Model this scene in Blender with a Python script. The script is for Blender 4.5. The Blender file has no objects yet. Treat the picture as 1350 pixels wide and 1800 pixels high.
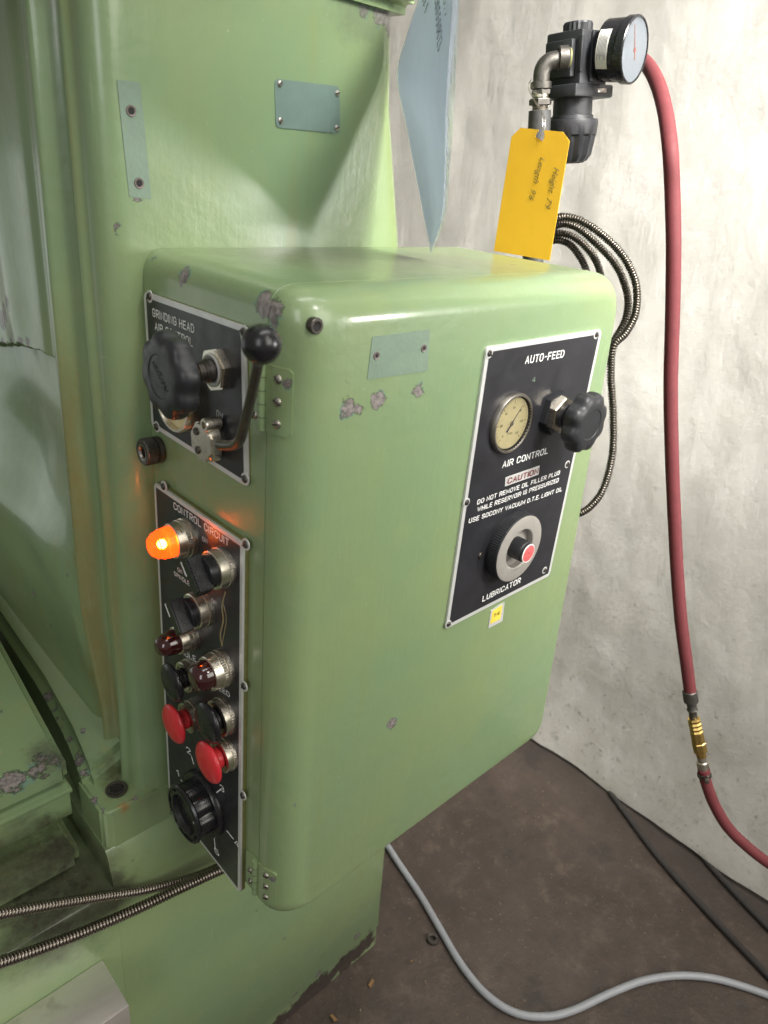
import bpy, bmesh, math, random
from mathutils import Vector, Matrix, noise as mnoise
random.seed(4)
PI = math.pi
sc = bpy.context.scene
col = sc.collection

# ------------------------------------------------------------------ camera
# rows: camera right, camera down, camera forward (world components)
CR = Matrix(((0.72420513, -0.68421473, 0.08589021),
             (-0.23825401, -0.3651503, -0.8999446),
             (0.64711819, 0.63128081, -0.42746062)))
CRT = CR.transposed()
F = 1275.63
def _ray(x, y): return CRT @ Vector((x-675, y-900, F))
CP = -0.8*_ray(487, 1639).normalized()
cam = bpy.data.cameras.new('camera'); co = bpy.data.objects.new('camera', cam); col.objects.link(co)
m = Matrix((CR[0], -CR[1], -CR[2])).transposed().to_4x4(); m.translation = CP
co.matrix_world = m
cam.sensor_fit = 'HORIZONTAL'; cam.sensor_width = 36; cam.lens = F/1350*36
cam.clip_start = 0.02; cam.clip_end = 50
cam.dof.use_dof = True; cam.dof.focus_distance = 0.72; cam.dof.aperture_fstop = 13
sc.camera = co
def at(ax, v, x, y):
    """real-world point where a line of sight meets the plane (axis ax = v)"""
    d = _ray(x, y); return CP + d*((v-CP[ax])/d[ax])
def atd(x, y, d): return CP + _ray(x, y)*(d/F)
def dep(P): return (CR @ (Vector(P)-CP))[2]
def pr(P):
    c = CR @ (Vector(P)-CP); return (c[0]/c[2]*F+675, c[1]/c[2]*F+900)
def reach(P, n, xf):
    lo, hi = 0.0, 0.2
    s = pr(P+n*0.01)[0] - pr(P)[0]
    for _ in range(40):
        mid = (lo+hi)/2
        if (pr(P+n*mid)[0]-xf)*s < 0: lo = mid
        else: hi = mid
    return lo

# ------------------------------------------------------------------ world and lamps (indoor workshop light)
w = bpy.data.worlds.new("World"); sc.world = w; w.use_nodes = True
bg = w.node_tree.nodes['Background']; bg.inputs[0].default_value = (1.0, 0.95, 0.84, 1); bg.inputs[1].default_value = 0.26
def area(name, loc, target, sx, sy, power, color):
    l = bpy.data.lights.new(name, 'AREA'); l.shape = 'RECTANGLE'; l.size = sx; l.size_y = sy; l.energy = power; l.color = color
    o = bpy.data.objects.new(name, l); col.objects.link(o); o.location = loc
    o.rotation_euler = (Vector(target)-Vector(loc)).to_track_quat('-Z', 'Y').to_euler()
    return o
T0 = Vector((.258, .134, .60))
area('window_light', (1.04, -1.06, .70), T0, .12, .26, 8.5, (1.0, .975, .93))
area('sheen_lamp', (-1.25, 2.9, .05), (0, .35, .4), 1.7, 1.1, 5, (.88, .97, .93))  # lamp added low at back left for the sheen on the column wall
tl = area('sheet_fill', (.32, -.95, 1.70), (1.05, .42, .50), .5, .5, 21, (1.0, .97, .92)); tl.data.spread = math.radians(64)  # added lamp, aimed and narrowed to brighten the hanging tarpaulin
area('front_fill', (.5, -2.7, 1.7), (.5, .1, .2), 1.5, 1.5, 39, (1.0, .97, .88))  # unseen fill added in front to brighten the door and tarpaulin
area('side_fill', (-2.2, -1.6, 1.6), (.3, .2, .3), .8, 1.6, 21, (.97, .98, 1.0))  # unseen fill added at front left for the narrow face and lower left
area('ceiling_strip', (.4, -.5, 2.9), (.4, .1, 0), 2.2, .4, 24, (1.0, .985, .96))
sc.view_settings.view_transform = 'Standard'; sc.view_settings.look = 'None'
sc.view_settings.exposure = 0.0; sc.view_settings.gamma = 1.0

# ------------------------------------------------------------------ node helpers
class NT:
    def __init__(s, name):
        s.m = bpy.data.materials.new(name); s.m.use_nodes = True; s.t = s.m.node_tree; s.n = s.t.nodes
        s.b = s.n['Principled BSDF']
    def new(s, t, **k):
        n = s.n.new(t)
        for a, v in k.items(): setattr(n, a, v)
        return n
    def put(s, sock, v):
        if isinstance(v, bpy.types.NodeSocket): s.t.links.new(v, sock)
        elif isinstance(v, (tuple, list, Vector)):
            sock.default_value = tuple(v) if len(sock.default_value) == len(v) else (*v, 1)
        else: sock.default_value = v
    def math(s, op, a, b=0.0, c=None, clamp=False):
        n = s.new('ShaderNodeMath', operation=op, use_clamp=clamp); s.put(n.inputs[0], a); s.put(n.inputs[1], b)
        if c is not None: s.put(n.inputs[2], c)
        return n.outputs[0]
    def mix(s, f, a, b):
        n = s.new('ShaderNodeMix', data_type='RGBA'); s.put(n.inputs[0], f); s.put(n.inputs[6], a); s.put(n.inputs[7], b); return n.outputs[2]
    def vmath(s, op, a, b=(0, 0, 0)):
        n = s.new('ShaderNodeVectorMath', operation=op); s.put(n.inputs[0], a); s.put(n.inputs[1], b)
        return n.outputs[1] if op in ('DISTANCE', 'LENGTH') else n.outputs[0]
    def pos(s):
        return s.new('ShaderNodeTexCoord').outputs['Object']
    def noise(s, vec, scale, detail=3, rough=.55, color=False):
        n = s.new('ShaderNodeTexNoise'); s.put(n.inputs['Vector'], vec); n.inputs['Scale'].default_value = scale
        n.inputs['Detail'].default_value = detail; n.inputs['Roughness'].default_value = rough
        return n.outputs[1] if color else n.outputs[0]
    def ramp(s, v, a, b):
        n = s.new('ShaderNodeMapRange'); n.interpolation_type = 'SMOOTHSTEP'; s.put(n.inputs[0], v)
        n.inputs[1].default_value = a; n.inputs[2].default_value = b; return n.outputs[0]
    def bump(s, h, dist, strength=1.0):
        n = s.new('ShaderNodeBump'); s.put(n.inputs['Height'], h); n.inputs['Distance'].default_value = dist
        n.inputs['Strength'].default_value = strength; s.put(s.b.inputs['Normal'], n.outputs[0]); return n
    def set(s, **k):
        for a, v in k.items(): s.put(s.b.inputs[a.replace('_', ' ')], v)
        return s.m

def simple(name, colr, rough=.4, metal=0.0, var=.25, vs=60, bump=0.0, bs=400, **k):
    s = NT(name); p = s.pos()
    n = s.noise(p, vs, 4)
    c = s.mix(n, tuple(x*(1-var) for x in colr), tuple(min(1, x*(1+var)) for x in colr))
    s.put(s.b.inputs['Base Color'], c); s.b.inputs['Metallic'].default_value = metal
    r = s.math('MULTIPLY_ADD', s.noise(p, vs*2.3, 3), .25, rough-.12); s.put(s.b.inputs['Roughness'], r)
    if bump: s.bump(s.noise(p, bs, 3), bump)
    for a, v in k.items(): s.put(s.b.inputs[a.replace('_', ' ')], v)
    return s.m

def paint(name, chips, tone=0.0, dirt=None, bands=()):
    """old gloss green machine enamel: tone patches, runs, specks and flaked chips down to grey filler"""
    s = NT(name); p = s.pos()
    big = s.noise(p, 5, 3); mid = s.noise(p, 22, 5, .6); fine = s.noise(p, 140, 4, .6)
    A = (.226, .300, .140); B = (.198, .290, .150); Cc = (.272, .325, .130)
    c = s.mix(s.ramp(big, .35, .65), A, B)
    c = s.mix(s.math('MULTIPLY', s.ramp(mid, .5, .8), .32), c, Cc)
    st = s.new('ShaderNodeMapping'); s.put(st.inputs[0], p); st.inputs['Scale'].default_value = (38, 38, 2.2)
    streak = s.noise(st.outputs[0], 1, 4, .6)
    c = s.mix(s.math('MULTIPLY', s.ramp(streak, .56, .80), .55 if tone else .15), c, (.25, .25, .085))
    c = s.mix(s.math('MULTIPLY', s.ramp(fine, .58, .75), .22), c, (.17, .27, .12))
    # small pits and dirt specks
    v = s.new('ShaderNodeTexVoronoi'); s.put(v.inputs['Vector'], s.vmath('ADD', p, s.vmath('SCALE', s.noise(p, 300, 2, color=True), (0, 0, 0))))
    v.inputs['Scale'].default_value = 42; v.inputs['Randomness'].default_value = 1
    sz = s.math('MULTIPLY', s.ramp(s.noise(p, 13, 2), .48, .72), .10)
    spec = s.math('LESS_THAN', s.math('ADD', v.outputs[0], s.math('MULTIPLY', s.math('SUBTRACT', s.noise(p, 700, 2), .5), .16)), sz)
    c = s.mix(s.math('MULTIPLY', spec, .8), c, (.06, .07, .045))
    # fine scratches and wipe marks
    for rot_, sc_ in (((.5, .3, .0), (230, 8, 230)), ((-.35, .2, .9), (240, 240, 7))):
        ms = s.new('ShaderNodeMapping'); s.put(ms.inputs[0], p); ms.inputs['Rotation'].default_value = rot_; ms.inputs['Scale'].default_value = sc_
        sn = s.math('MULTIPLY', s.ramp(s.noise(ms.outputs[0], 1, 2), .70, .76), s.ramp(s.noise(p, 16, 2), .50, .62))
        c = s.mix(s.math('MULTIPLY', sn, .35), c, (.40, .45, .33))
    # chips
    wv = s.vmath('ADD', p, s.vmath('MULTIPLY', s.vmath('SUBTRACT', s.noise(p, 110, 6, .75, color=True), (.5, .5, .5)), (.021, .021, .021)))
    mask = None
    for (q, r) in chips:
        d = s.math('DIVIDE', s.vmath('DISTANCE', wv, tuple(q)), r)
        mask = d if mask is None else s.math('MINIMUM', mask, d)
    hb = s.math('MULTIPLY', s.noise(p, 420, 3), .25)
    hb = s.math('ADD', hb, s.math('MULTIPLY', s.noise(p, 60, 2), 1.2))
    st2 = s.new('ShaderNodeMapping'); s.put(st2.inputs[0], p); st2.inputs['Scale'].default_value = (160, 160, 14)
    hb = s.math('ADD', hb, s.math('MULTIPLY', s.noise(st2.outputs[0], 1, 3), .45))
    rough = s.math('MULTIPLY_ADD', s.noise(p, 30, 4), .26, .24)
    if mask is not None:
        inn = s.math('LESS_THAN', mask, 1.0); ring = s.math('SUBTRACT', s.math('LESS_THAN', mask, 1.13), inn)
        prim = s.math('MULTIPLY', s.math('LESS_THAN', mask, 1.35), s.ramp(s.noise(p, 70, 2), .50, .56))
        c = s.mix(s.math('MULTIPLY', prim, .75), c, (.15, .27, .22))
        c = s.mix(s.math('MULTIPLY', ring, .8), c, (.05, .06, .035))
        cc = s.mix(s.ramp(s.noise(p, 260, 4), .35, .65), (.145, .125, .118), (.28, .255, .24))
        c = s.mix(inn, c, cc)
        hb = s.math('SUBTRACT', hb, s.math('MULTIPLY', inn, 1.2))
        rough = s.math('ADD', rough, s.math('MULTIPLY', inn, .25))
    for (ax, cc_, w_, z0, z1, dc, amt) in bands:
        sp = s.new('ShaderNodeSeparateXYZ'); s.put(sp.inputs[0], s.vmath('ADD', p, s.vmath('MULTIPLY', s.vmath('SUBTRACT', s.noise(p, 12, 4, .6, color=True), (.5, .5, .5)), (.012, .012, .05))))
        k = s.math('SUBTRACT', 1.0, s.ramp(s.math('ABSOLUTE', s.math('SUBTRACT', sp.outputs[ax], cc_)), w_*.3, w_))
        k = s.math('MULTIPLY', k, s.math('MULTIPLY', s.ramp(sp.outputs[2], z0, z0+.1), s.math('SUBTRACT', 1.0, s.ramp(sp.outputs[2], z1-.15, z1))))
        k = s.math('MULTIPLY', k, s.math('MULTIPLY_ADD', s.noise(p, 90, 4, .7), .8, .4)); c = s.mix(s.math('MULTIPLY', k, amt), c, dc)
    if dirt:
        for (q, r0, r1, dc, amt) in dirt:
            d = s.vmath('DISTANCE', s.vmath('ADD', p, s.vmath('MULTIPLY', s.vmath('SUBTRACT', s.noise(p, 30, 5, .7, color=True), (.5, .5, .5)), (.08, .08, .08))), tuple(q))
            k = s.math('MULTIPLY', s.math('SUBTRACT', 1.0, s.ramp(d, r0, r1)), amt)
            k = s.math('MULTIPLY', k, s.math('ADD', .55, s.math('MULTIPLY', s.noise(p, 120, 5, .7), .8)), clamp=True)
            c = s.mix(k, c, dc); rough = s.math('ADD', rough, s.math('MULTIPLY', k, .15))
    s.put(s.b.inputs['Base Color'], c); s.put(s.b.inputs['Roughness'], rough)
    s.b.inputs['Coat Weight'].default_value = .45; s.b.inputs['Coat Roughness'].default_value = .14
    s.bump(hb, .00045, .95)
    return s.m

BLK = (.018, .018, .020)
M = {}
M['black'] = simple('bakelite_black', (.012, .012, .014), .26, 0, .3, 90, .000015, 600)
M['black2'] = simple('plastic_black', (.020, .021, .024), .42, 0, .3, 90, .0001, 900)
M['field'] = simple('legend_black', (.022, .022, .026), .36, 0, .45, 35, .00005, 500)
M['silver'] = simple('etched_aluminium', (.66, .66, .65), .42, .35, .12, 70)
M['print'] = simple('legend_white', (.88, .88, .86), .5, 0, .08, 200)
M['chrome'] = simple('dull_chrome', (.66, .61, .52), .30, 1, .10, 120)
M['steel'] = simple('worn_steel', (.42, .39, .35), .36, 1, .3, 80, .0001, 500)
M['darksteel'] = simple('dark_steel', (.10, .09, .08), .38, .8, .4, 90, .0001, 500)
M['galv'] = simple('galvanised_iron', (.13, .122, .11), .42, .85, .35, 90, .0004, 160)
M['iron'] = simple('grey_coupling', (.085, .085, .085), .5, .5, .3, 90, .0004, 160)
M['brass'] = simple('brass', (.62, .42, .14), .32, 1, .25, 120)
M['red'] = simple('red_plastic', (.62, .030, .040), .30, 0, .15, 60)
M['pink'] = simple('faded_red_disc', (.62, .12, .12), .5, 0, .15, 160)
M['redlens'] = simple('dark_red_lens', (.032, .005, .005), .14, 0, .3, 60, Coat_Weight=.6)
M['gold'] = simple('paper_yellow', (.78, .43, .018), .62, 0, .06, 60, .00006, 900)
M['ink'] = simple('grey_ink', (.10, .085, .02), .6, 0, .1)
M['ink2'] = simple('blue_black_ink', (.05, .06, .09), .6, 0, .1)
M['ghost'] = simple('old_turquoise_paint', (.185, .262, .195), .50, 0, .16, 60, .0003, 260)
M['ghostblue'] = simple('old_blue_grey_paint', (.150, .215, .190), .42, 0, .14, 60, .0002, 260)
M['hole'] = simple('hole_dark', (.012, .010, .009), .7)
M['bare'] = simple('bare_metal_chip', (.20, .165, .155), .5, .3, .35, 250, .0003, 500)
M['hose'] = simple('red_rubber', (.125, .021, .025), .72, 0, .18, 70, .0003, 120)
M['cable'] = simple('grey_pvc', (.30, .31, .33), .42, 0, .12, 60)
M['conduit'] = simple('armoured_steel', (.25, .22, .185), .30, 1, .35, 90)
M['dial'] = simple('aged_dial', (.66, .56, .30), .5, 0, .15, 90)
M['dialwhite'] = simple('white_dial', (.42, .46, .50), .35, 0, .12, 70)
M['needle2'] = simple('orange_needle', (.60, .25, .18), .4)
M['cautred'] = simple('caution_red', (.17, .006, .006), .5)
M['stickw'] = simple('white_sticker', (.60, .58, .52), .55, 0, .15, 150)
M['sticko'] = simple('orange_sticker', (.62, .13, .05), .5, 0, .15, 150)
M['yellow'] = simple('yellow_sticker', (.80, .62, .08), .5, 0, .12, 150)
M['olive'] = simple('olive_gasket', (.16, .16, .055), .55, 0, .3, 150)
M['oil'] = simple('dried_oil', (.30, .24, .12), .22, 0, .3, 150)
M['rubberdark'] = simple('black_rubber', (.032, .028, .026), .8, 0, .3, 60)
M['wood'] = simple('wood_chip', (.25, .14, .06), .7)
def mat_block():
    s = NT('ground_steel'); p = s.pos()
    mp = s.new('ShaderNodeMapping'); s.put(mp.inputs[0], p); mp.inputs['Scale'].default_value = (30, 900, 900)
    n = s.noise(mp.outputs[0], 1, 4); c = s.mix(n, (.66, .62, .58), (.84, .80, .75))
    c = s.mix(s.math('MULTIPLY', s.ramp(s.noise(p, 40, 5), .58, .75), .35), c, (.30, .23, .20))
    s.put(s.b.inputs['Base Color'], c); s.b.inputs['Metallic'].default_value = .85; s.put(s.b.inputs['Roughness'], s.math('MULTIPLY_ADD', n, .2, .36))
    s.bump(n, .00006); return s.m
M['block'] = mat_block()
def mat_glow():
    s = NT('amber_lens_lit')
    s.put(s.b.inputs['Base Color'], (.75, .10, .01, 1)); s.put(s.b.inputs['Emission Color'], (1.0, .075, .006, 1))
    s.b.inputs['Emission Strength'].default_value = 3.4; s.b.inputs['Roughness'].default_value = .18
    wv = s.new('ShaderNodeTexWave', wave_type='RINGS', rings_direction='Z'); s.put(wv.inputs[0], s.pos()); wv.inputs['Scale'].default_value = 420; s.bump(wv.outputs[1], .0004)
    g = s.new('ShaderNodeBsdfRefraction'); g.inputs[0].default_value = (1.0, .30, .05, 1); g.inputs[1].default_value = .42; g.inputs[2].default_value = 1.2
    mx = s.new('ShaderNodeMixShader'); mx.inputs[0].default_value = .45; out = s.n['Material Output']
    s.t.links.new(s.b.outputs[0], mx.inputs[1]); s.t.links.new(g.outputs[0], mx.inputs[2]); s.t.links.new(mx.outputs[0], out.inputs[0])
    return s.m
M['glow'] = mat_glow()
def mat_bulb():
    s = NT('lit_bulb'); s.b.inputs['Emission Color'].default_value = (1.0, .62, .22, 1); s.b.inputs['Emission Strength'].default_value = 260; return s.m
M['bulb'] = mat_bulb()
def mat_glass():
    s = NT('thin_glass'); s.b.inputs['Transmission Weight'].default_value = 1; s.b.inputs['IOR'].default_value = 1.15
    s.b.inputs['Roughness'].default_value = .04; s.b.inputs['Base Color'].default_value = (.95, .97, 1, 1); return s.m
M['glass'] = mat_glass()
def mat_plastic():
    s = NT('clear_sleeve'); s.b.inputs['Base Color'].default_value = (.93, .96, 1, 1)
    g = s.new('ShaderNodeBsdfTransparent'); g.inputs[0].default_value = (.93, .95, .96, 1)
    mx = s.new('ShaderNodeMixShader'); out = s.n['Material Output']
    lw = s.new('ShaderNodeLayerWeight'); lw.inputs[0].default_value = .35
    s.put(mx.inputs[0], s.math('MULTIPLY_ADD', lw.outputs[1], .55, .10))
    s.t.links.new(g.outputs[0], mx.inputs[1]); s.t.links.new(s.b.outputs[0], mx.inputs[2]); s.t.links.new(mx.outputs[0], out.inputs[0])
    s.b.inputs['Roughness'].default_value = .08; s.bump(s.noise(s.pos(), 25, 2), .002); return s.m
M['sleeve'] = mat_plastic()
def mat_paper():
    s = NT('pale_blue_paper'); p = s.pos(); n = s.noise(p, 18, 3)
    c = s.mix(n, (.66, .71, .81), (.72, .77, .85)); s.put(s.b.inputs['Base Color'], c)
    s.b.inputs['Roughness'].default_value = .35; s.b.inputs['Subsurface Weight'].default_value = 0
    tr = s.new('ShaderNodeBsdfTranslucent'); s.put(tr.inputs[0], c); mx = s.new('ShaderNodeMixShader'); mx.inputs[0].default_value = .5
    out = s.n['Material Output']
    s.t.links.new(s.b.outputs[0], mx.inputs[1]); s.t.links.new(tr.outputs[0], mx.inputs[2]); s.t.links.new(mx.outputs[0], out.inputs[0])
    s.bump(n, .004); return s.m
M['paper'] = mat_paper()
def mat_tarp():
    s = NT('white_tarpaulin'); p = s.pos()
    n = s.noise(p, 2.2, 4); n2 = s.noise(p, 11, 6, .65); n3 = s.noise(p, 55, 5, .7)
    sep = s.new('ShaderNodeSeparateXYZ'); s.put(sep.inputs[0], p)
    low = s.math('SUBTRACT', 1.0, s.ramp(sep.outputs[2], -.75, .45))
    c = s.mix(s.ramp(n, .3, .7), (.76, .735, .69), (.84, .82, .77))
    c = s.mix(s.math('MULTIPLY', s.ramp(n2, .42, .70), s.math('MULTIPLY_ADD', low, .30, .08)), c, (.50, .45, .36))
    c = s.mix(s.math('MULTIPLY', s.ramp(n3, .56, .74), s.math('MULTIPLY', low, .75)), c, (.20, .17, .13))
    rg = s.new('ShaderNodeTexNoise', noise_type='RIDGED_MULTIFRACTAL'); s.put(rg.inputs['Vector'], p); rg.inputs['Scale'].default_value = 3.2; rg.inputs['Detail'].default_value = 5
    mp = s.new('ShaderNodeMapping'); s.put(mp.inputs[0], p); mp.inputs['Rotation'].default_value = (.6, 0, 0); mp.inputs['Scale'].default_value = (1, 9, 2.0)
    fo = s.noise(mp.outputs[0], 1.4, 4, .5)
    cre = s.math('SUBTRACT', 1.0, s.math('MULTIPLY', s.math('ABSOLUTE', s.math('SUBTRACT', n2, .5)), 14), clamp=True)
    c = s.mix(s.math('MULTIPLY', cre, .12), c, (.52, .47, .39))
    s.put(s.b.inputs['Base Color'], c); s.b.inputs['Roughness'].default_value = .40
    h = s.math('ADD', s.math('MULTIPLY', rg.outputs[0], .5), s.math('ADD', s.math('MULTIPLY', fo, 1.2), s.math('MULTIPLY', n2, .9)))
    h = s.math('ADD', h, s.math('MULTIPLY', n3, .2))
    s.bump(h, .009, .42); return s.m
M['tarp'] = mat_tarp()
def mat_floor():
    s = NT('oily_concrete'); p = s.pos()
    n = s.noise(p, 3, 5, .6); n2 = s.noise(p, 24, 6, .7); n3 = s.noise(p, 150, 4, .7)
    c = s.mix(s.ramp(n, .3, .7), (.052, .037, .029), (.080, .059, .047))
    c = s.mix(s.math('MULTIPLY', s.ramp(n2, .50, .75), .6), c, (.150, .112, .085))
    c = s.mix(s.math('MULTIPLY', s.ramp(n2, .52, .28), .5), c, (.040, .032, .030))
    c = s.mix(s.math('MULTIPLY', s.ramp(n3, .62, .72), .6), c, (.22, .185, .15))
    st = s.noise(p, 6, 6, .7); c = s.mix(s.math('MULTIPLY', s.ramp(st, .56, .66), .75), c, (.030, .025, .023))
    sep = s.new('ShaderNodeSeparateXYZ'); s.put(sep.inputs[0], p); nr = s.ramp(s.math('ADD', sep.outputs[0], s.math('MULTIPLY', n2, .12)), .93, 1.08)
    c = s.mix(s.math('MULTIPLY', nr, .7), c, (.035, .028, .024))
    s.put(s.b.inputs['Base Color'], c); s.put(s.b.inputs['Roughness'], s.math('MULTIPLY_ADD', n2, .3, .38))
    s.bump(s.math('ADD', n2, s.math('MULTIPLY', n3, .3)), .003); return s.m
M['floor'] = mat_floor()

# ------------------------------------------------------------------ object helpers
W = {}
def place(o, Mw, parent):
    if parent is not None:
        o.parent = parent; o.matrix_parent_inverse = W[parent.name].inverted()
    o.matrix_basis = Mw; W[o.name] = Mw.copy(); return o
def thing(name, label, cat, loc=(0, 0, 0), group=None):
    o = bpy.data.objects.new(name, None); col.objects.link(o); o.empty_display_size = .02
    o['label'] = label; o['category'] = cat
    if group: o['group'] = group
    return place(o, Matrix.Translation(Vector(loc)), None)
def tag(o, label, cat, group=None):
    o['label'] = label; o['category'] = cat
    if group: o['group'] = group
    return o
def obj(name, bm, mat, parent=None, Mw=None, smooth=True, angle=32, label=None):
    if isinstance(bm, bmesh.types.BMesh):
        me = bpy.data.meshes.new(name)
        bmesh.ops.recalc_face_normals(bm, faces=bm.faces[:])
        bm.to_mesh(me); bm.free()
        if smooth:
            me.polygons.foreach_set('use_smooth', [True]*len(me.polygons))
            me.set_sharp_from_angle(angle=math.radians(angle))
    else: me = bm
    if mat is not None and not me.materials: me.materials.append(mat)
    o = bpy.data.objects.new(name, me); col.objects.link(o)
    if label: o['label'] = label
    return place(o, Mw if Mw is not None else Matrix.Identity(4), parent)
U = {'n': (Vector((0, -1, 0)), Vector((0, 0, 1)), Vector((-1, 0, 0))), 'd': (Vector((1, 0, 0)), Vector((0, 0, 1)), Vector((0, -1, 0))),
     't': (Vector((1, 0, 0)), Vector((0, 1, 0)), Vector((0, 0, 1)))}
def frame(P, f, rot=0.0):
    u, v, n = U[f] if isinstance(f, str) else f
    m3 = Matrix((u, v, n)).transposed(); m4 = m3.to_4x4() @ Matrix.Rotation(rot, 4, 'Z'); m4.translation = P; return m4
def axframe(P, n, up=(0, 0, 1), rot=0.0):
    n = Vector(n).normalized(); u = Vector(up).cross(n)
    if u.length < 1e-4: u = Vector((1, 0, 0)).cross(n)
    u.normalize(); v = n.cross(u); return frame(P, (u, v, n), rot)
def lathe(prof, seg=40, bm=None, knurl=None, center=(0, 0)):
    """prof: list of (radius, height) ; knurl: (height_lo, height_hi, depth, count)"""
    bm = bm or bmesh.new(); rings = []
    for (r, h) in prof:
        if r < 1e-6: rings.append([bm.verts.new((center[0], center[1], h))]); continue
        rg = []
        for i in range(seg):
            a = 2*PI*i/seg; rr = r
            if knurl and knurl[0] <= h <= knurl[1] and i % 2: rr -= knurl[2]
            rg.append(bm.verts.new((center[0]+rr*math.cos(a), center[1]+rr*math.sin(a), h)))
        rings.append(rg)
    for a, b in zip(rings, rings[1:]):
        if len(a) == 1 and len(b) == 1: continue
        for i in range(seg):
            j = (i+1) % seg
            if len(a) == 1: bm.faces.new((a[0], b[i], b[j]))
            elif len(b) == 1: bm.faces.new((a[i], a[j], b[0]))
            else: bm.faces.new((a[i], a[j], b[j], b[i]))
    return bm
def prism(pts, z0, z1, bev=0.0, bm=None, seg=2):
    b2 = bmesh.new(); lo = [b2.verts.new((x, y, z0)) for x, y in pts]; hi = [b2.verts.new((x, y, z1)) for x, y in pts]
    n = len(pts); b2.faces.new(lo[::-1]); top = b2.faces.new(hi)
    for i in range(n): b2.faces.new((lo[i], lo[(i+1) % n], hi[(i+1) % n], hi[i]))
    if bev: bmesh.ops.bevel(b2, geom=[e for e in top.edges], offset=bev, segments=seg, affect='EDGES')
    if bm is None: return b2
    me = bpy.data.meshes.new('t'); b2.to_mesh(me); b2.free(); bm.from_mesh(me); bpy.data.meshes.remove(me); return bm
def box(lo, hi, bev=0.0, bm=None, seg=2):
    b2 = bmesh.new(); bmesh.ops.create_cube(b2, size=1)
    for v in b2.verts: v.co = Vector([lo[i] + (v.co[i]+.5)*(hi[i]-lo[i]) for i in range(3)])
    if bev: bmesh.ops.bevel(b2, geom=b2.edges[:], offset=bev, segments=seg, affect='EDGES', profile=.5)
    if bm is None: return b2
    me = bpy.data.meshes.new('t'); b2.to_mesh(me); b2.free(); bm.from_mesh(me); bpy.data.meshes.remove(me); return bm
def rrect(w, h, r, n=6):
    pts = []
    for cx, cy, a0 in ((w-r, h-r, 0), (-w+r, h-r, 90), (-w+r, -h+r, 180), (w-r, -h+r, 270)):
        for i in range(n+1):
            a = math.radians(a0+90*i/n); pts.append((cx+r*math.cos(a), cy+r*math.sin(a)))
    return pts
def poly_round(c, r, n=5):
    """round the corners of a convex polygon"""
    out = []; N = len(c); c = [Vector((x, y)) for x, y in c]
    rs = r if isinstance(r, (list, tuple)) else [r]*N
    for i in range(N):
        p = c[i]; a = (c[i-1]-p); b = (c[(i+1) % N]-p); la, lb = a.length, b.length; a.normalize(); b.normalize()
        ang = a.angle(b); t = min(rs[i]/math.tan(ang/2), la*.49, lb*.49); s0 = p+a*t; s1 = p+b*t
        for k in range(n+1):
            q = k/n; out.append(tuple((s0*(1-q)**2 + p*2*q*(1-q) + s1*q*q)))
    return out
def smooth_path(P, sub=8):
    P = [Vector(p) for p in P]; Q = [P[0]*2-P[1]]+P+[P[-1]*2-P[-2]]; out = []
    for i in range(1, len(Q)-2):
        for k in range(sub):
            t = k/sub; a, b, c, d = Q[i-1], Q[i], Q[i+1], Q[i+2]
            out.append(.5*((2*b)+(c-a)*t+(2*a-5*b+4*c-d)*t*t+(3*b-a-3*c+d)*t**3))
    out.append(P[-1]); return out
def resample(P, step):
    L = [0]
    for a, b in zip(P, P[1:]): L.append(L[-1]+(b-a).length)
    n = max(2, int(L[-1]/step)); out = []; j = 0
    for i in range(n+1):
        t = L[-1]*i/n
        while j < len(L)-2 and L[j+1] < t: j += 1
        q = (t-L[j])/max(1e-9, L[j+1]-L[j]); out.append(P[j].lerp(P[j+1], q))
    return out
def tube(P, r, seg=14, bm=None, cap=True):
    bm = bm or bmesh.new(); rings = []; up = Vector((.3, .2, .9)); N = len(P)
    for i, p in enumerate(P):
        t = (P[min(i+1, N-1)]-P[max(i-1, 0)]).normalized(); u = (up - t*up.dot(t)).normalized(); v = t.cross(u); up = u
        rr = r(i, N) if callable(r) else r
        rings.append([bm.verts.new(p+(u*math.cos(2*PI*k/seg)+v*math.sin(2*PI*k/seg))*rr) for k in range(seg)])
    for a, b in zip(rings, rings[1:]):
        for k in range(seg): bm.faces.new((a[k], a[(k+1) % seg], b[(k+1) % seg], b[k]))
    if cap: bm.faces.new(rings[0][::-1]); bm.faces.new(rings[-1])
    return bm
def conduit(P, r, pitch=.0034, seg=10):
    pts = resample(smooth_path(P, 10), pitch/4)
    prof = [1.0, .98, .66, .98]
    return tube(pts, lambda i, N: r*prof[i % 4], seg)
def text_mesh(body, width, height, bold=.0, shear=0.0, thick=.00012):
    cu = bpy.data.curves.new('t', 'FONT'); cu.body = body; cu.size = 1; cu.shear = shear; cu.offset = bold; cu.resolution_u = 3
    o = bpy.data.objects.new('t', cu); col.objects.link(o); bpy.context.view_layer.update()
    me = bpy.data.meshes.new_from_object(o); bpy.data.objects.remove(o); bpy.data.curves.remove(cu)
    xs = [v.co.x for v in me.vertices]; ys = [v.co.y for v in me.vertices]
    x0, x1, y1 = min(xs), max(xs), max(ys)
    sx = width/(x1-x0) if width else height/.73; sy = height/(.73 if y1 > .6 else y1)
    bm = bmesh.new(); bm.from_mesh(me); bpy.data.meshes.remove(me)
    for v in bm.verts: v.co = ((v.co.x-x0)*sx, v.co.y*sy, 0)
    r = bmesh.ops.extrude_face_region(bm, geom=bm.faces[:])
    for v in [g for g in r['geom'] if isinstance(g, bmesh.types.BMVert)]: v.co.z += thick
    return bm
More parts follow.
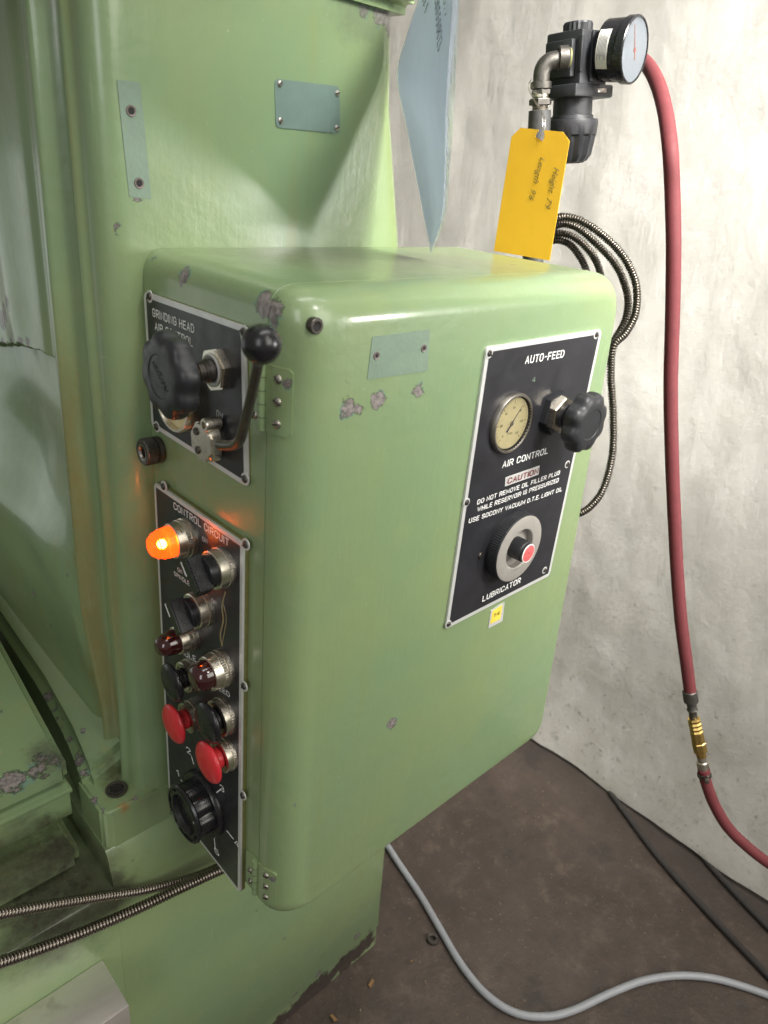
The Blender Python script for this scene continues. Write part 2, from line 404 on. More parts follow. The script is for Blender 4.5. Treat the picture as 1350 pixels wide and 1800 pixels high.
GL_ = {'A': '00 26 40/0.7,2 3.3,2', 'B': '03.2 33.2 42.4 41 30 00 06 36 45 44.1 33.2', 'C': '44.4 45 36 16 05 01 10 30 41 41.6', 'D': '2,6 2.7,6 4,4.7 4,1.3 2.7,0 0,0 0,6 2,6',
 'E': '3.7,6 0,6 0,0 3.7,0/0,3.1 3.2,3.1', 'F': '3.7,6 0,6 0,0/0,3.1 3.2,3.1', 'G': '44.4 45 36 16 05 01 10 30 41 42.8 2.2,2.8', 'H': '00 06/40 46/03 43', 'I': '00 06', 'L': '06 00 3.6,0',
 'M': '00 06 2.5,1.5 56 50', 'N': '00 06 40 46', 'O': '2,6 36 45 41 30 10 01 05 16 2,6', 'P': '00 06 36 45 43.6 32.7 02.7', 'R': '00 06 36 45 43.8 32.9 02.9/22.9 40', 'S': '44.7 35.9 16 05 04 13.2 32.8 42 41 30 10 0,1.2',
 'T': '26 20/06 46', 'U': '06 01 10 30 41 46', 'V': '06 20 46', 'W': '06 1.3,0 2.7,5 4.1,0 5.4,6', 'Y': '06 23 46/23 20', 'Z': '06 46 00 40', '.': '00 0,.7', '-': '0.3,3 2.7,3',
 '1': '0,4.8 1.3,6 1.3,0', '2': '0,4.8 1,6 3,6 4,5 4,3.9 0,0 4,0', '3': '05 16 36 45 44 33.1 1.6,3.1/33.1 42 41 30 10 01', '4': '30 36 0,1.8 4,1.8', '5': '3.8,6 0.3,6 0,3.2 3,3.5 4,2.5 4,1 3,0 1,0 0,1', '0': '2,6 36 45 41 30 10 01 05 16 2,6', '6': '3.6,6 1,4.2 0,2 0,1 1,0 3,0 4,1 4,2.4 3,3.4 1,3.4 .2,2.4', '8': '2,3.2 1,3.2 0,4.2 0,5 1,6 3,6 4,5 4,4.2 3,3.2 4,2.2 4,1 3,0 1,0 0,1 0,2.2 1,3.2'}
def _gl(ch):
    out = []
    for pl_ in GL_[ch].split('/'):
        pts = []
        for tk in pl_.split():
            if ',' in tk: a, b = tk.split(',')
            else: a, b = tk[0], tk[1:]
            pts.append(Vector((float(a), float(b))))
        out.append(pts)
    return out
def stroke_mesh(body, width, height, sw=.85):
    lines = []; x = 0
    for ch in body:
        if ch == ' ': x += 3.2; continue
        g_ = _gl(ch); wd = max(p.x for l in g_ for p in l)
        for l in g_: lines.append([Vector((p.x+x, p.y)) for p in l])
        x += wd+2.15
    x -= 2.15
    sx = width/(x+sw) if width else height/7.; sy = height/(6+sw); bm = bmesh.new(); hw = sw/2
    for k, l in enumerate(lines):
        closed = (l[0]-l[-1]).length < 1e-6
        if closed: l = l[:-1]
        n = len(l); L_, R_ = [], []
        for i, p in enumerate(l):
            a = (p-l[i-1]).normalized() if (i > 0 or closed) else None
            b = (l[(i+1) % n]-p).normalized() if (i < n-1 or closed) else None
            if a is None: d = b; m_ = Vector((-d.y, d.x))*hw; q = p-d*hw*.9
            elif b is None: d = a; m_ = Vector((-d.y, d.x))*hw; q = p+d*hw*.9
            else:
                na = Vector((-a.y, a.x)); nb = Vector((-b.y, b.x)); s_ = na+nb; q = p
                m_ = s_*(hw/max(.35, s_.dot(na))) if s_.length > 1e-4 else na*hw
                if m_.length > hw*1.8: m_ = m_.normalized()*hw*1.8
            z = .00004+.000012*(k % 4)
            L_.append(bm.verts.new(((q.x+m_.x+hw)*sx, (q.y+m_.y+hw)*sy, z))); R_.append(bm.verts.new(((q.x-m_.x+hw)*sx, (q.y-m_.y+hw)*sy, z)))
        for i in range(n if closed else n-1):
            j = (i+1) % n; bm.faces.new((R_[i], R_[j], L_[j], L_[i]))
    return bm
def text(body, ax, val, f, pL, pR, hpx, mat, parent, lift=.0003, bold=.015, shear=0.0, name='lettering'):
    A = at(ax, val, *pL); B = at(ax, val, *pR); u0, v0, n0 = U[f] if isinstance(f, str) else f
    u = (B-A).normalized(); v = n0.cross(u); h = hpx*dep(A)/F
    o = obj(name, stroke_mesh(body, (B-A).length, h, .80+bold*7), mat, parent, frame(A+n0*lift, (u, v, n0)), smooth=False)
    return o
def local(f, P0, P):
    d = P-P0; return (d.dot(U[f][0]), d.dot(U[f][1]))

# ------------------------------------------------------------------ room: floor and hanging tarpaulin
FZ = -.585
bm = bmesh.new()
G = 60
vs = [[bm.verts.new((-3+8*i/G, -3+8*j/G, FZ+.0015*mnoise.noise(Vector((i*.7, j*.7, 0))))) for j in range(G+1)] for i in range(G+1)]
for i in range(G):
    for j in range(G): bm.faces.new((vs[i][j], vs[i+1][j], vs[i+1][j+1], vs[i][j+1]))
o = obj('floor', bm, M['floor']); o['kind'] = 'structure'

def tarp_x(y, z):
    q = Vector((y*2.2, z*1.1, 3.3)); x = 1.045+.026*mnoise.noise(q)+.010*mnoise.noise(Vector((y*7, z*4, 1)))
    x += .0025*mnoise.noise(Vector((y*19, z*15, 5)))
    # hem bellies out and frays near the floor
    k = max(0, min(1, (-.35-z)/.22)); x -= .03*k*k
    return x
bm = bmesh.new(); ny, nz = 190, 150; vs = []
for i in range(ny+1):
    y = -.36+2.56*i/ny; row = []
    zb = FZ+.012+.010*mnoise.noise(Vector((y*5, 0, 7)))
    for j in range(nz+1):
        t = j/nz; z = zb+(1.9-zb)*t; row.append(bm.verts.new((tarp_x(y, z), y, z)))
    vs.append(row)
for i in range(ny):
    for j in range(nz): bm.faces.new((vs[i][j], vs[i+1][j], vs[i+1][j+1], vs[i][j+1]))
bmesh.ops.solidify(bm, geom=bm.faces[:], thickness=.0015)
tag(obj('tarpaulin', bm, M['tarp'], angle=80), 'wrinkled dirty white plastic sheet hanging to the floor behind the machine', 'tarpaulin')

# ------------------------------------------------------------------ the grinding machine
mach = thing('grinding_machine', 'large green painted cast iron machine column and base behind the control box', 'machine', (.15, .4, FZ))
Y2 = .2
def lerp_tab(tab, z):
    for (z0, x0), (z1, x1) in zip(tab, tab[1:]):
        if z <= z1: return x0+(x1-x0)*max(0, (z-z0))/(z1-z0)
    return tab[-1][1]
XR = [(-.6, .372), (0, .35), (.3, .335), (.59, .289), (.711, .261), (.79, .253), (1.0, .25)]
def sst(a, b, x):
    t = max(0, min(1, (x-a)/(b-a))); return t*t*(3-2*t)
def col_left(y, z):
    """how far the left wall stands out (towards -X) of x=-.03"""
    h = 0.0
    g = lambda c, wd, a: a*math.exp(-((y-c)/wd)**2)
    fan = (.6-z)*.02
    h += g(.232, .005, .005) - g(.245+fan, .007, .006) + g(.258+fan, .006, .007) - g(.285+fan, .009, .004)
    h += g(.36, .026, .005)*sst(.44, .52, z)
    zc = lerp_tab([(.27, .4855), (.295, .4865), (.308, .487), (.357, .483), (.424, .468), (.6, .43)], y) + .0022*mnoise.noise(Vector((y*70, 0, 0))) + .001*mnoise.noise(Vector((y*260, 0, 0)))
    h += .017*sst(.225, .275, y)*sst(.06, .26, z) - .019*sst(.276, .322, y)*sst(zc+.0006, zc-.0022, z)*sst(.22, .38, z)
    h -= .012*math.exp(-((y-.43)/.07)**2-((z-.34)/.10)**2)          # shallow hollow under the ledge
    h += .010*math.exp(-((z-.27)/.03)**2)*sst(.29, .40, y)
    h += .006*sst(.22, -.02, z)
    return h
path = []
for i in range(8): path.append(('R', .9-(.9-.235)*i/8))
for i in range(7): path.append(('RC', i/6))
nF = 40
for i in range(1, nF): path.append(('F', i/nF))
for i in range(9): path.append(('LC', i/8))
yy = .222+.0004
ys = []
while yy < .30: yy += .0022; ys.append(yy)
while yy < .95: yy += .006 if yy < .6 else .03; ys.append(yy)
for y in ys: path.append(('L', y))
bm = bmesh.new(); rows = []
zs = []; z = -.08
while z < .440: zs.append(z); z += .008
while z < .492: zs.append(z); z += .0012
while z < .97: zs.append(z); z += .008
rl = .022; rr_ = .018
for z in zs:
    xr = lerp_tab(XR, z); xl = -.030; row = []
    fil = sst(.02, -.05, z)*.0
    for k, t in path:
        if k == 'R': p = (xr, t, z)
        elif k == 'RC':
            a = t*PI/2; p = (xr-rr_+rr_*math.cos(a), Y2+rr_-rr_*math.sin(a), z)
        elif k == 'F': p = (xr-rr_+(xl+rl-(xr-rr_))*t, Y2, z)
        elif k == 'LC':
            a = t*PI/2; hh = col_left(.222, z)*math.sin(a)**2; p = (xl+rl-rl*math.sin(a)-hh, Y2+rl-rl*math.cos(a), z)
        else: p = (xl-col_left(t, z), t, z)
        row.append(bm.verts.new(p))
    rows.append(row)
for a, b in zip(rows, rows[1:]):
    for i in range(len(a)-1): bm.faces.new((a[i], a[i+1], b[i+1], b[i]))
    bm.faces.new((a[-1], a[0], b[0], b[-1]))
bm.faces.new(rows[-1]); bm.faces.new(rows[0][::-1])
def oncol(x, y):
    q = at(0, -.03, x, y)
    for _ in range(12): q = at(0, -.03-col_left(q.y, q.z), x, y)
    return q
ch = [(oncol(*c), r) for c, r in (((8, 548), .008), ((3, 562), .010), ((12, 532), .006), ((20, 601), .0050), ((36, 601), .0045), ((48, 602), .0040), ((62, 608), .0040), ((5, 603), .0055), ((-8, 603), .006), ((74, 614), .003), ((152, 847), .002), ((88, 1100), .003), ((60, 1045), .004),
      ((20, 880), .0018), ((38, 1000), .0015), ((100, 960), .0018), ((118, 1010), .0022))]
ch += [(at(1, Y2, 203, 403), .0036), 
      (at(0, -.03, 109, 603), .0022), (at(0, -.03, 143, 347), .0016), (at(0, -.03, 169, 672), .0020), (at(0, -.03, 143, 940), .003), (at(1, Y2, 240, 345), .0035),
      (at(0, -.03, 60, 1045), .004), (at(0, -.03, 88, 1100), .003), (at(1, Y2, 690, 40), .010), (at(1, Y2, 670, 25), .008), (at(1, Y2, 640, 12), .006), (at(0, -.03, 152, 847), .002), (at(0, -.03, 165, 903), .0015)]
dirt = [(at(1, Y2, 640, 5), .01, .05, (.10, .12, .08), .5), (at(0, -.03, 160, 1000), .0, .035, (.20, .15, .04), .5), (at(0, -.03, 172, 1180), .0, .04, (.20, .15, .04), .5),
        (at(0, -.03, 140, 800), .0, .03, (.22, .17, .05), .4)]
obj('column', bm, paint('enamel_column', ch, 1.0, dirt, [(1, .262, .013, .02, .56, (.21, .165, .05), .75), (1, .228, .008, .10, .50, (.22, .18, .06), .5), (1, .30, .01, -.02, .25, (.20, .19, .07), .5), (0, .0, .012, .05, .45, (.20, .18, .07), .5)]), mach, angle=50)
# base below the column
bm = bmesh.new()
xr0 = .362
prof = [(-.018, .1995), (-.024, .195), (-.058, .186), (-.075, .184), (-.30, .184), (FZ+.055, .184), (FZ+.05, .187), (FZ+.001, .187)]
N = 60; rws = []
for (z, y) in prof:
    row = []
    xr = lerp_tab(XR, z)
    for i in range(N+1):
        row.append(bm.verts.new((-.078+(xr-.012+.078)*i/N, y, z)))
    for i in range(1, 6):
        a = i/5*PI/2; row.append(bm.verts.new((xr-.012+.012*math.sin(a), y+.012-.012*math.cos(a), z)))
    row.append(bm.verts.new((xr, .9, z))); row.append(bm.verts.new((-.078, .9, z)))
    rws.append(row)
for a, b in zip(rws, rws[1:]):
    n = len(a)
    for i in range(n): bm.faces.new((a[i], a[(i+1) % n], b[(i+1) % n], b[i]))
bm.faces.new(rws[0])
# the part of the base running left under the work table
box((-.60, .1842, FZ+.001), (-.0700, .9, -.062), .006, bm, 3)
ch = [(at(1, .184, 628, 1645), .006), (at(1, .184, 560, 1712), .007), (at(1, .184, 520, 1750), .006), (at(1, .184, 238, 1518), .004), (at(1, .184, 500, 1650), .002), (at(1, .184, 450, 1600), .0015)]
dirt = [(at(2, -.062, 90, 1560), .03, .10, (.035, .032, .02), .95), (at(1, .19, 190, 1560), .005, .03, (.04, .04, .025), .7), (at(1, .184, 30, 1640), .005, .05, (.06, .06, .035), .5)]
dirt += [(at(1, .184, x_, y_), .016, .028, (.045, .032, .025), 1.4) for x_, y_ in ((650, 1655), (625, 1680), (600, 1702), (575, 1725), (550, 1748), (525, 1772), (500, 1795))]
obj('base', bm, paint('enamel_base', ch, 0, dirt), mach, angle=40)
# foot flange with its bolt pad
bm = bmesh.new()
def slab(top, z0, bev, seg, b):
    b2 = bmesh.new(); lo = [b2.verts.new((x, y, z0)) for x, y, z in top]; hi = [b2.verts.new(p) for p in top]; n = len(top)
    b2.faces.new(lo[::-1]); b2.faces.new(hi)
    for i in range(n): b2.faces.new((lo[i], lo[(i+1) % n], hi[(i+1) % n], hi[i]))
    bmesh.ops.recalc_face_normals(b2, faces=b2.faces[:])
    bmesh.ops.bevel(b2, geom=b2.edges[:], offset=bev, segments=seg, affect='EDGES')
    me = bpy.data.meshes.new('t'); b2.to_mesh(me); b2.free(); b.from_mesh(me); bpy.data.meshes.remove(me)
slab([(-.020, .242, .072), (-.020, .75, .094), (-.047, .75, .060), (-.057, .42, .055), (-.065, .32, .053), (-.077, .242, .049)], -.02, .0105, 4, bm)
slab([(.000, .1985, .030), (-.010, .262, .034), (-.077, .262, .034), (-.077, .205, .034), (-.070, .1985, .033)], -.03, .003, 3, bm)
fe = [Vector((-.047, .75, .060)), Vector((-.057, .42, .055)), Vector((-.065, .32, .053)), Vector((-.077, .242, .049))]
ch = []
rnd2 = random.Random(5)
for k_ in range(19):
    t_ = rnd2.random()*2.0+.9; i_ = min(2, int(t_)); q_ = fe[i_].lerp(fe[i_+1], t_-i_)+Vector((rnd2.uniform(.000, .006), 0, rnd2.uniform(-.010, .002)))
    ch.append((q_, rnd2.choice((.0022, .003, .0042, .006))))
ch += [(at(2, .058, 146, 1288), .0035), (at(2, .056, 133, 1322), .0055),
      (at(2, .034, 165, 1405), .005), (at(2, .034, 200, 1428), .004), (at(2, .034, 175, 1422), .004), (at(2, .034, 238, 1402), .004)]
dirt = [(at(2, .034, 190, 1360), .004, .03, (.07, .06, .03), .8), (at(2, .034, 225, 1410), .0, .014, (.32, .12, .03), .8)]
obj('foot_flange', bm, paint('enamel_flange', ch, 1.0, dirt), mach, angle=40)
Pb = at(2, .0345, 205, 1388)
b = obj('bolt_socket', lathe([(.0105, -.002), (.0115, .0012), (.0100, .0016), (.0085, .0010), (.0078, .0010)], 32), M['darksteel'], mach, frame(Pb, 't'))
obj('hex_socket', lathe([(.0078, .0008), (.0066, .0016), (.0060, .0016), (.0056, .0010), (0, .0004)], 6), M['hole'], b, frame(Pb, 't'), smooth=False)
# saddle of the work table
bm = bmesh.new()
sx = -.088
slab([(sx, .25, .076), (-.060, .75, .110), (-.6, .75, .110), (-.6, .25, .076)], .046, .007, 3, bm)
box((-.6, .253, .0395), (sx-.002, .75, .0455), .0, bm)
box((-.6, .248, .033), (sx+.001, .75, .039), .0015, bm)
box((-.6, .251, .000), (sx-.001, .75, .0325), .002, bm)
slab([(sx-.004, .232, -.030), (sx-.004, .75, .0), (-.6, .75, .0), (-.6, .232, -.030)], -.061, .008, 3, bm)
ch = [(at(2, .085, 70, 1350), .016), (at(2, .085, 100, 1330), .013), (at(2, .08, 20, 1370), .013), (at(2, .08, -15, 1400), .015), (at(2, .09, 25, 1260), .005), (at(2, .09, 10, 1310), .006), (at(2, .085, 70, 1325), .01), (at(2, .09, 0, 1240), .005)]
dirt = [(at(1, .24, 100, 1490), .01, .05, (.03, .028, .018), .95), (at(2, .08, 100, 1320), .0, .04, (.06, .055, .04), .8), (at(1, .24, 20, 1530), .02, .07, (.05, .045, .025), .8)]
obj('work_saddle', bm, paint('enamel_saddle', ch, 1.0, dirt), mach, angle=40)
# grinding head casting above
bm = bmesh.new()
slab([(.268, .186, 1.2), (.268, .62, 1.2), (-.2, .62, 1.2), (-.2, .186, 1.2)], .783, .010, 3, bm)
obj('head_casting', bm, paint('enamel_head', [(Vector((.262, .186, .79)), .006)]), mach, angle=40)
Ph = Vector((.262, .30, .76))
obj('head_slide_rod', lathe([(.0, -.2), (.022, -.2), (.022, .012), (.019, .016), (.0, .016)], 32), M['steel'], mach, frame(Ph, 't', 0))
# blank plates and ghost paint patches on the column
def quad_plate(name, corners, ax, val, f, thick, mat, parent, rad=.002, bev=.0003, lift=0.0, label=None):
    P = [at(ax, val, *c) for c in corners]; P0 = sum(P, Vector())/4
    pts = poly_round([local(f, P0, q) for q in P], rad)
    # make counter-clockwise
    A = sum(pts[i][0]*pts[(i+1) % len(pts)][1]-pts[(i+1) % len(pts)][0]*pts[i][1] for i in range(len(pts)))
    if A < 0: pts = pts[::-1]
    return obj(name, prism(pts, 0, thick, bev), mat, parent, frame(P0+U[f][2]*lift, f), label=label), P0
SCREW = {}
def screw(P, f, r, parent, mat='darksteel', rot=None, name='screw'):
    key = (mat,)
    if key not in SCREW:
        bm = lathe([(1.0, 0), (1.0, .15), (.86, .36), (.55, .50), (.0, .55)], 20)
        me = bpy.data.meshes.new('screw'); bmesh.ops.recalc_face_normals(bm, faces=bm.faces[:]); 
        # slot
        box((-.9, -.13, .30), (.9, .13, .565), 0, bm)
        bm.to_mesh(me); bm.free(); me.polygons.foreach_set('use_smooth', [True]*len(me.polygons)); me.set_sharp_from_angle(angle=.6)
        me.materials.append(M[mat]); me.materials.append(M['hole'])
        for p in me.polygons[-6:]: p.material_index = 1
        SCREW[key] = me
    Mw = frame(P, f, random.uniform(0, 3) if rot is None else rot) @ Matrix.Scale(r, 4)
    return obj(name, SCREW[key], None, parent, Mw)
pl, _ = quad_plate('blank_nameplate', [(482, 138), (596, 152), (597, 235), (484, 224)], 1, Y2, 'd', .0006, M['ghostblue'], mach, .004, lift=.0001, label='blue grey blank plate with four small screws')
for c in ((491, 147), (592, 164), (492, 212), (591, 225)): screw(at(1, Y2, *c)-Vector((0, .0006, 0)), 'd', .0026, pl, 'steel')
pl, _ = quad_plate('bare_paint_strip', [(205, 140), (246, 144), (266, 350), (227, 346)], 1, Y2, 'd', .0003, M['ghost'], mach, .0005, lift=.0001, label='tall bare turquoise strip with two holes')
for c in ((230, 195), (244, 322)):
    P = at(1, Y2, *c)
    h = obj('screw_hole', lathe([(.0040, 0), (.0036, .0009), (.0026, .0006), (.0024, .0005)], 20), M['bare'], pl, frame(P-Vector((0, .0003, 0)), 'd'))
    obj('hole_bottom', lathe([(.0025, .0006), (0, .0005)], 16), M['hole'], pl, frame(P-Vector((0, .0003, 0)), 'd'))
# steel block lying against the base
P1 = at(2, -.158, 165, 1668); P2 = at(2, -.158, 230, 1765)
bm = box((-.60, P2.y, -.22), (P1.x+.002, .1838, -.158), .0012)
blk = tag(obj('steel_block', bm, M['block']), 'ground bright steel block projecting from the machine base at lower left', 'steel block')

# ------------------------------------------------------------------ control cabinet
cab = thing('control_cabinet', 'green rounded metal control cabinet with black legend plates on the machine column', 'control cabinet', (.19, .1, 0))
ZT = .588
# outline in X-Z, and the inset of each side towards the door face
R3 = at(1, .013, 1078, 520); R4 = at(1, .010, 950, 1262)
def outline(e, ins=0.0):
    """e: 0 full outline .. 1 fully rounded over to the face"""
    l = .028*e+ins; t = .022*e+ins; b_ = .007*e+ins; r = .014*e+ins
    xr = lambda z: R3.x + (R4.x-R3.x)*(z-R3.z)/(R4.z-R3.z)
    z1 = ZT-t; z0 = .0015+b_
    c = [(l, z0), (xr(z0)-r, z0), (xr(z1)-r, z1), (l, z1)]
    return poly_round(c, [.022, .020, .026, .022], 8)
def shell(levels, caps=(True, True)):
    bm = bmesh.new(); rows = []
    for y, e, ins in levels:
        rows.append([bm.verts.new((x, y, z)) for x, z in outline(e, ins)])
    for a, b in zip(rows, rows[1:]):
        n = len(a)
        for i in range(n): bm.faces.new((a[i], a[(i+1) % n], b[(i+1) % n], b[i]))
    if caps[0]: bm.faces.new(rows[0])
    if caps[1]: bm.faces.new(rows[-1][::-1])
    return bm
ch_d = [(at(2, ZT, 452, 525), .0005), (at(0, 0, 462, 535), .0085), (at(0, .002, 483, 545), .007), (at(0, .004, 490, 570), .004), (at(0, 0, 320, 483), .0065), (at(0, 0, 318, 497), .003), (at(0, 0, 302, 458), .003),
        (at(1, 0, 527, 513), .0035), (at(1, 0, 665, 703), .0062), (at(1, 0, 612, 718), .0058), (at(1, 0, 628, 720), .0045), (at(1, 0, 735, 686), .0052), (at(1, 0, 688, 1273), .0060),
        (at(1, .001, 503, 1427), .002), (at(1, .001, 519, 1418), .0017), (at(1, 0, 508, 1104), .0012), (at(1, .008, 502, 1612), .006), (at(0, .002, 478, 1605), .004), (at(1, 0, 1047, 600), .0005),
        (at(0, 0, 258, 450), .0045), (at(1, .003, 520, 640), .0020), (at(0, 0, 520, 700), .0022), (at(1, .0, 612, 672), .001), (at(2, ZT, 900, 465), .0035), (at(1, 0, 960, 520), .0012)]
rnd = random.Random(11)
for _ in range(7): ch_d.append((at(1, 0, rnd.uniform(560, 1030), rnd.uniform(500, 520)) , rnd.uniform(.0006, .0016)))
for _ in range(5): ch_d.append((at(1, .001, rnd.uniform(490, 540), rnd.uniform(620, 1500)), rnd.uniform(.0007, .0014)))
for t_ in (.1, .35, .42, .8): ch_d.append((at(1, .001, 560+t_*360, 1583-t_*268), rnd.uniform(.001, .0022)))
for t_ in (.2, .5, .55, .75): ch_d.append((at(1, .003, 1068-t_*118, 560+t_*690), rnd.uniform(.001, .002)))
enam = paint('enamel_cabinet', ch_d, 0, [(at(2, ZT, 560, 450), .02, .12, (.19, .17, .11), .55), (at(2, ZT, 800, 460), .02, .08, (.20, .18, .12), .45), (at(1, 0, 480, 1600), .002, .012, (.07, .065, .03), .6), (at(0, 0, 440, 1560), .002, .02, (.09, .08, .03), .5)])
lv = [(.0305, 0, 0)]
lv += [(.028*(1-math.sin(a*PI/18)), (1-math.cos(a*PI/18)), 0) for a in range(0, 10)]
obj('door', shell(lv), enam, cab, angle=50, label='wide front door with rounded edges and flaked paint')
lv = [(.0317, 0, .0004), (.0320, 0, 0), (.08, 0, 0), (.14, 0, 0), (.1995, 0, 0)]
obj('cabinet_body', shell(lv), enam, cab, angle=50)
bm = box((.004, .0300, .03), (.35, .0315, .56), 0)
obj('door_seam', bm, M['hole'], cab)
# hex socket screw and hole on the door edge
P = at(1, .004, 553, 572)+Vector((0, -.0045, 0))
s_ = obj('socket_screw', lathe([(.0052, -.004), (.0052, .0008), (.0046, .0012), (.0032, .0012), (.0029, .0002)], 28), M['darksteel'], cab, frame(P+Vector((0, .003, 0)), 'd'))
obj('hex_socket', lathe([(.0031, .0011), (.0024, .0008), (0, .0005)], 6), M['hole'], s_, frame(P+Vector((0, .003, 0)), 'd'), smooth=False)
P = at(1, .006, 1070, 517); obj('screw_hole', lathe([(.0036, 0), (.0032, .0006), (0, .0002)], 20), M['hole'], cab, frame(P+Vector((.0, -.0006, 0)), axframe(P, (.55, -.8, 0)).to_3x3().transposed()))
# ghost patch on the door
pl, _ = quad_plate('bare_paint_patch', [(654, 592), (755, 579), (751, 652), (645, 667)], 1, 0, 'd', .0003, M['ghost'], cab, .0006, lift=.0001, label='turquoise rectangle where a maker plate was removed')
for c in ((661, 625), (744, 612)):
    P = at(1, 0, *c)+Vector((0, -.0004, 0))
    obj('rivet_hole', lathe([(.0030, 0), (.0026, .0007), (.0016, .0004), (.0, .0002)], 18), M['bare'], pl, frame(P, 'd'))
    obj('hole_bottom', lathe([(.0014, .0006), (0, .0005)], 14), M['hole'], pl, frame(P, 'd'))

# hinges
def hinge(zc, L, nk, recess=True):
    y0 = .0330
    h = obj('hinge', lathe([(0, -L/2), (.0030, -L/2), (.0030, L/2), (0, L/2)], 18), enam, cab, frame(Vector((-.0022, y0+.0010, zc)), 't'))
    bm = prism(poly_round([(-.0145, -L/2), (0, -L/2), (0, L/2), (-.0145, L/2)], .003), 0, .0014, .0005)
    obj('hinge_leaf', bm, enam, h, frame(Vector((-.0001, y0+.0025, zc)), 'n'))
    # leaf bent round the door corner
    prof_ = [(0.0, .0320), (0.0, .0300)] + [(.028-.028*math.cos(t_), .028-.028*math.sin(t_)) for t_ in [math.radians(a_) for a_ in (0, 8, 16, 24, 32, 38)]]
    bm = bmesh.new(); o1, o2 = [], []
    for k_, (x_, y_) in enumerate(prof_):
        t_ = math.radians((0, 0, 0, 8, 16, 24, 32, 38)[k_]); nx, ny = -math.cos(t_), -math.sin(t_)
        cut = .0025 if k_ == len(prof_)-1 else 0
        o1.append([bm.verts.new((x_+nx*.0013, y_+ny*.0013, z_)) for z_ in (-L/2+cut, L/2-cut)]); o2.append([bm.verts.new((x_-nx*.001, y_-ny*.001, z_)) for z_ in (-L/2+cut, L/2-cut)])
    for k_ in range(len(prof_)-1):
        a_, b_, c_, d_ = o1[k_], o1[k_+1], o2[k_], o2[k_+1]
        bm.faces.new((a_[0], b_[0], b_[1], a_[1])); bm.faces.new((a_[1], b_[1], d_[1], c_[1])); bm.faces.new((a_[0], c_[0], d_[0], b_[0]))
    bm.faces.new((o1[-1][0], o2[-1][0], o2[-1][1], o1[-1][1])); bm.faces.new((o1[0][0], o1[0][1], o2[0][1], o2[0][0]))
    obj('hinge_leaf', bm, enam, h, Matrix.Translation(Vector((0, 0, zc))), angle=40)
    for k in range(1, nk):
        obj('knuckle_gap', lathe([(.00315, -.0002), (.00315, .0002)], 18), M['hole'], h, frame(Vector((-.0022, y0+.0010, zc-L/2+L*k/nk)), 't'))
    for zz in (-L*.33, 0, L*.33):
        t_ = math.radians(17); screw(Vector((.028-.0293*math.cos(t_), .028-.0293*math.sin(t_), zc+zz)), axframe((0, 0, 0), (-math.cos(t_), -math.sin(t_), 0)).to_3x3().transposed(), .0032, h, 'steel')
        if zz <= 0: screw(Vector((-.0015, y0+.0098, zc+zz)), 'n', .0030, h, 'steel')
    return h
zt = at(0, 0, 462, 635).z; zb = at(0, 0, 460, 752).z
hinge((zt+zb)/2, zt-zb, 5)
zt = at(0, 0, 450, 1508).z; zb = at(0, 0, 455, 1572).z
hinge((zt+zb)/2, zt-zb, 5)

# legend plates
def legend_plate(corners, ax, val, f, screws, label, t=.0022, gasket=.0026, border=5.0, sr=.0031):
    P = [at(ax, val, *c) for c in corners]; P0 = sum(P, Vector())/4
    n = U[f][2]
    pts = [local(f, P0, q) for q in P]
    A = sum(pts[i][0]*pts[(i+1) % 4][1]-pts[(i+1) % 4][0]*pts[i][1] for i in range(4))
    if A < 0: pts = pts[::-1]
    g = obj('legend_plate', prism(poly_round(pts, .0045), 0, t, .0005), M['silver'], cab, frame(P0+n*gasket, f), label=label)
    if gasket > .0005: obj('gasket', prism(poly_round([(x*1.012, y*1.004) for x, y in pts], .006), 0, gasket, 0), M['olive'], g, frame(P0, f))
    bw = border*1e-3
    ins = []
    for x, y in pts:
        ins.append((x-math.copysign(bw, x), y-math.copysign(bw, y)))
    obj('black_field', prism(poly_round(ins, .001), t-.0005, t+.00012, 0), M['field'], g, frame(P0+n*gasket, f), smooth=False)
    for c in screws:
        q = at(ax, val+n[ax]*(t+gasket), *c)
        obj('screw_boss', lathe([(sr*1.55, -.0005), (sr*1.55, .0003), (0, .0003)], 24), M['silver'], g, frame(q, f))
        screw(q+n*.0003, f, sr, g)
    return g, P0+n*(gasket+t)
g1, _ = legend_plate([(258, 512), (435, 573), (440, 855), (272, 748)], 0, 0, 'n', [(263, 521), (429, 584), (276, 750), (431, 842)], 'upper narrow plate reading grinding head air control', gasket=.0006, border=4.0)
X1 = -.0028
text('GRINDING HEAD', 0, X1, 'n', (269, 556), (342, 586), 14.5, M['print'], g1, bold=.02)
text('AIR CONTROL', 0, X1, 'n', (273, 580), (340, 610), 14.5, M['print'], g1, bold=.02)
text('ON', 0, X1, 'n', (381, 730), (392, 737), 11, M['print'], g1, bold=.0)
g2, _ = legend_plate([(281, 845), (438, 952), (430, 1564), (306, 1405)], 0, 0, 'n', [(288, 855), (432, 957), (429, 1206), (427, 1398)], 'long lower plate reading control circuit with buttons', gasket=.0035, border=3.6)
X2 = -.0057
text('CONTROL CIRCUIT', 0, X2, 'n', (306, 894), (403, 961), 13.5, M['print'], g2, bold=.02)
text('ON', 0, X2, 'n', (356.5, 950), (365.5, 955.5), 8.5, M['print'], g2)
text('ON WITH', 0, X2, 'n', (313, 1004), (340, 1020), 8, M['print'], g2)
text('SPINDLE', 0, X2, 'n', (307, 1011), (334, 1030), 8.5, M['print'], g2)
text('ON', 0, X2, 'n', (372.5, 1058), (381, 1063.5), 8, M['print'], g2)
text('SPINDLE', 0, X2, 'n', (304, 1141), (346, 1164), 11, M['print'], g2)
text('FEED', 0, X2, 'n', (379, 1209), (405, 1226), 10.5, M['print'], g2)
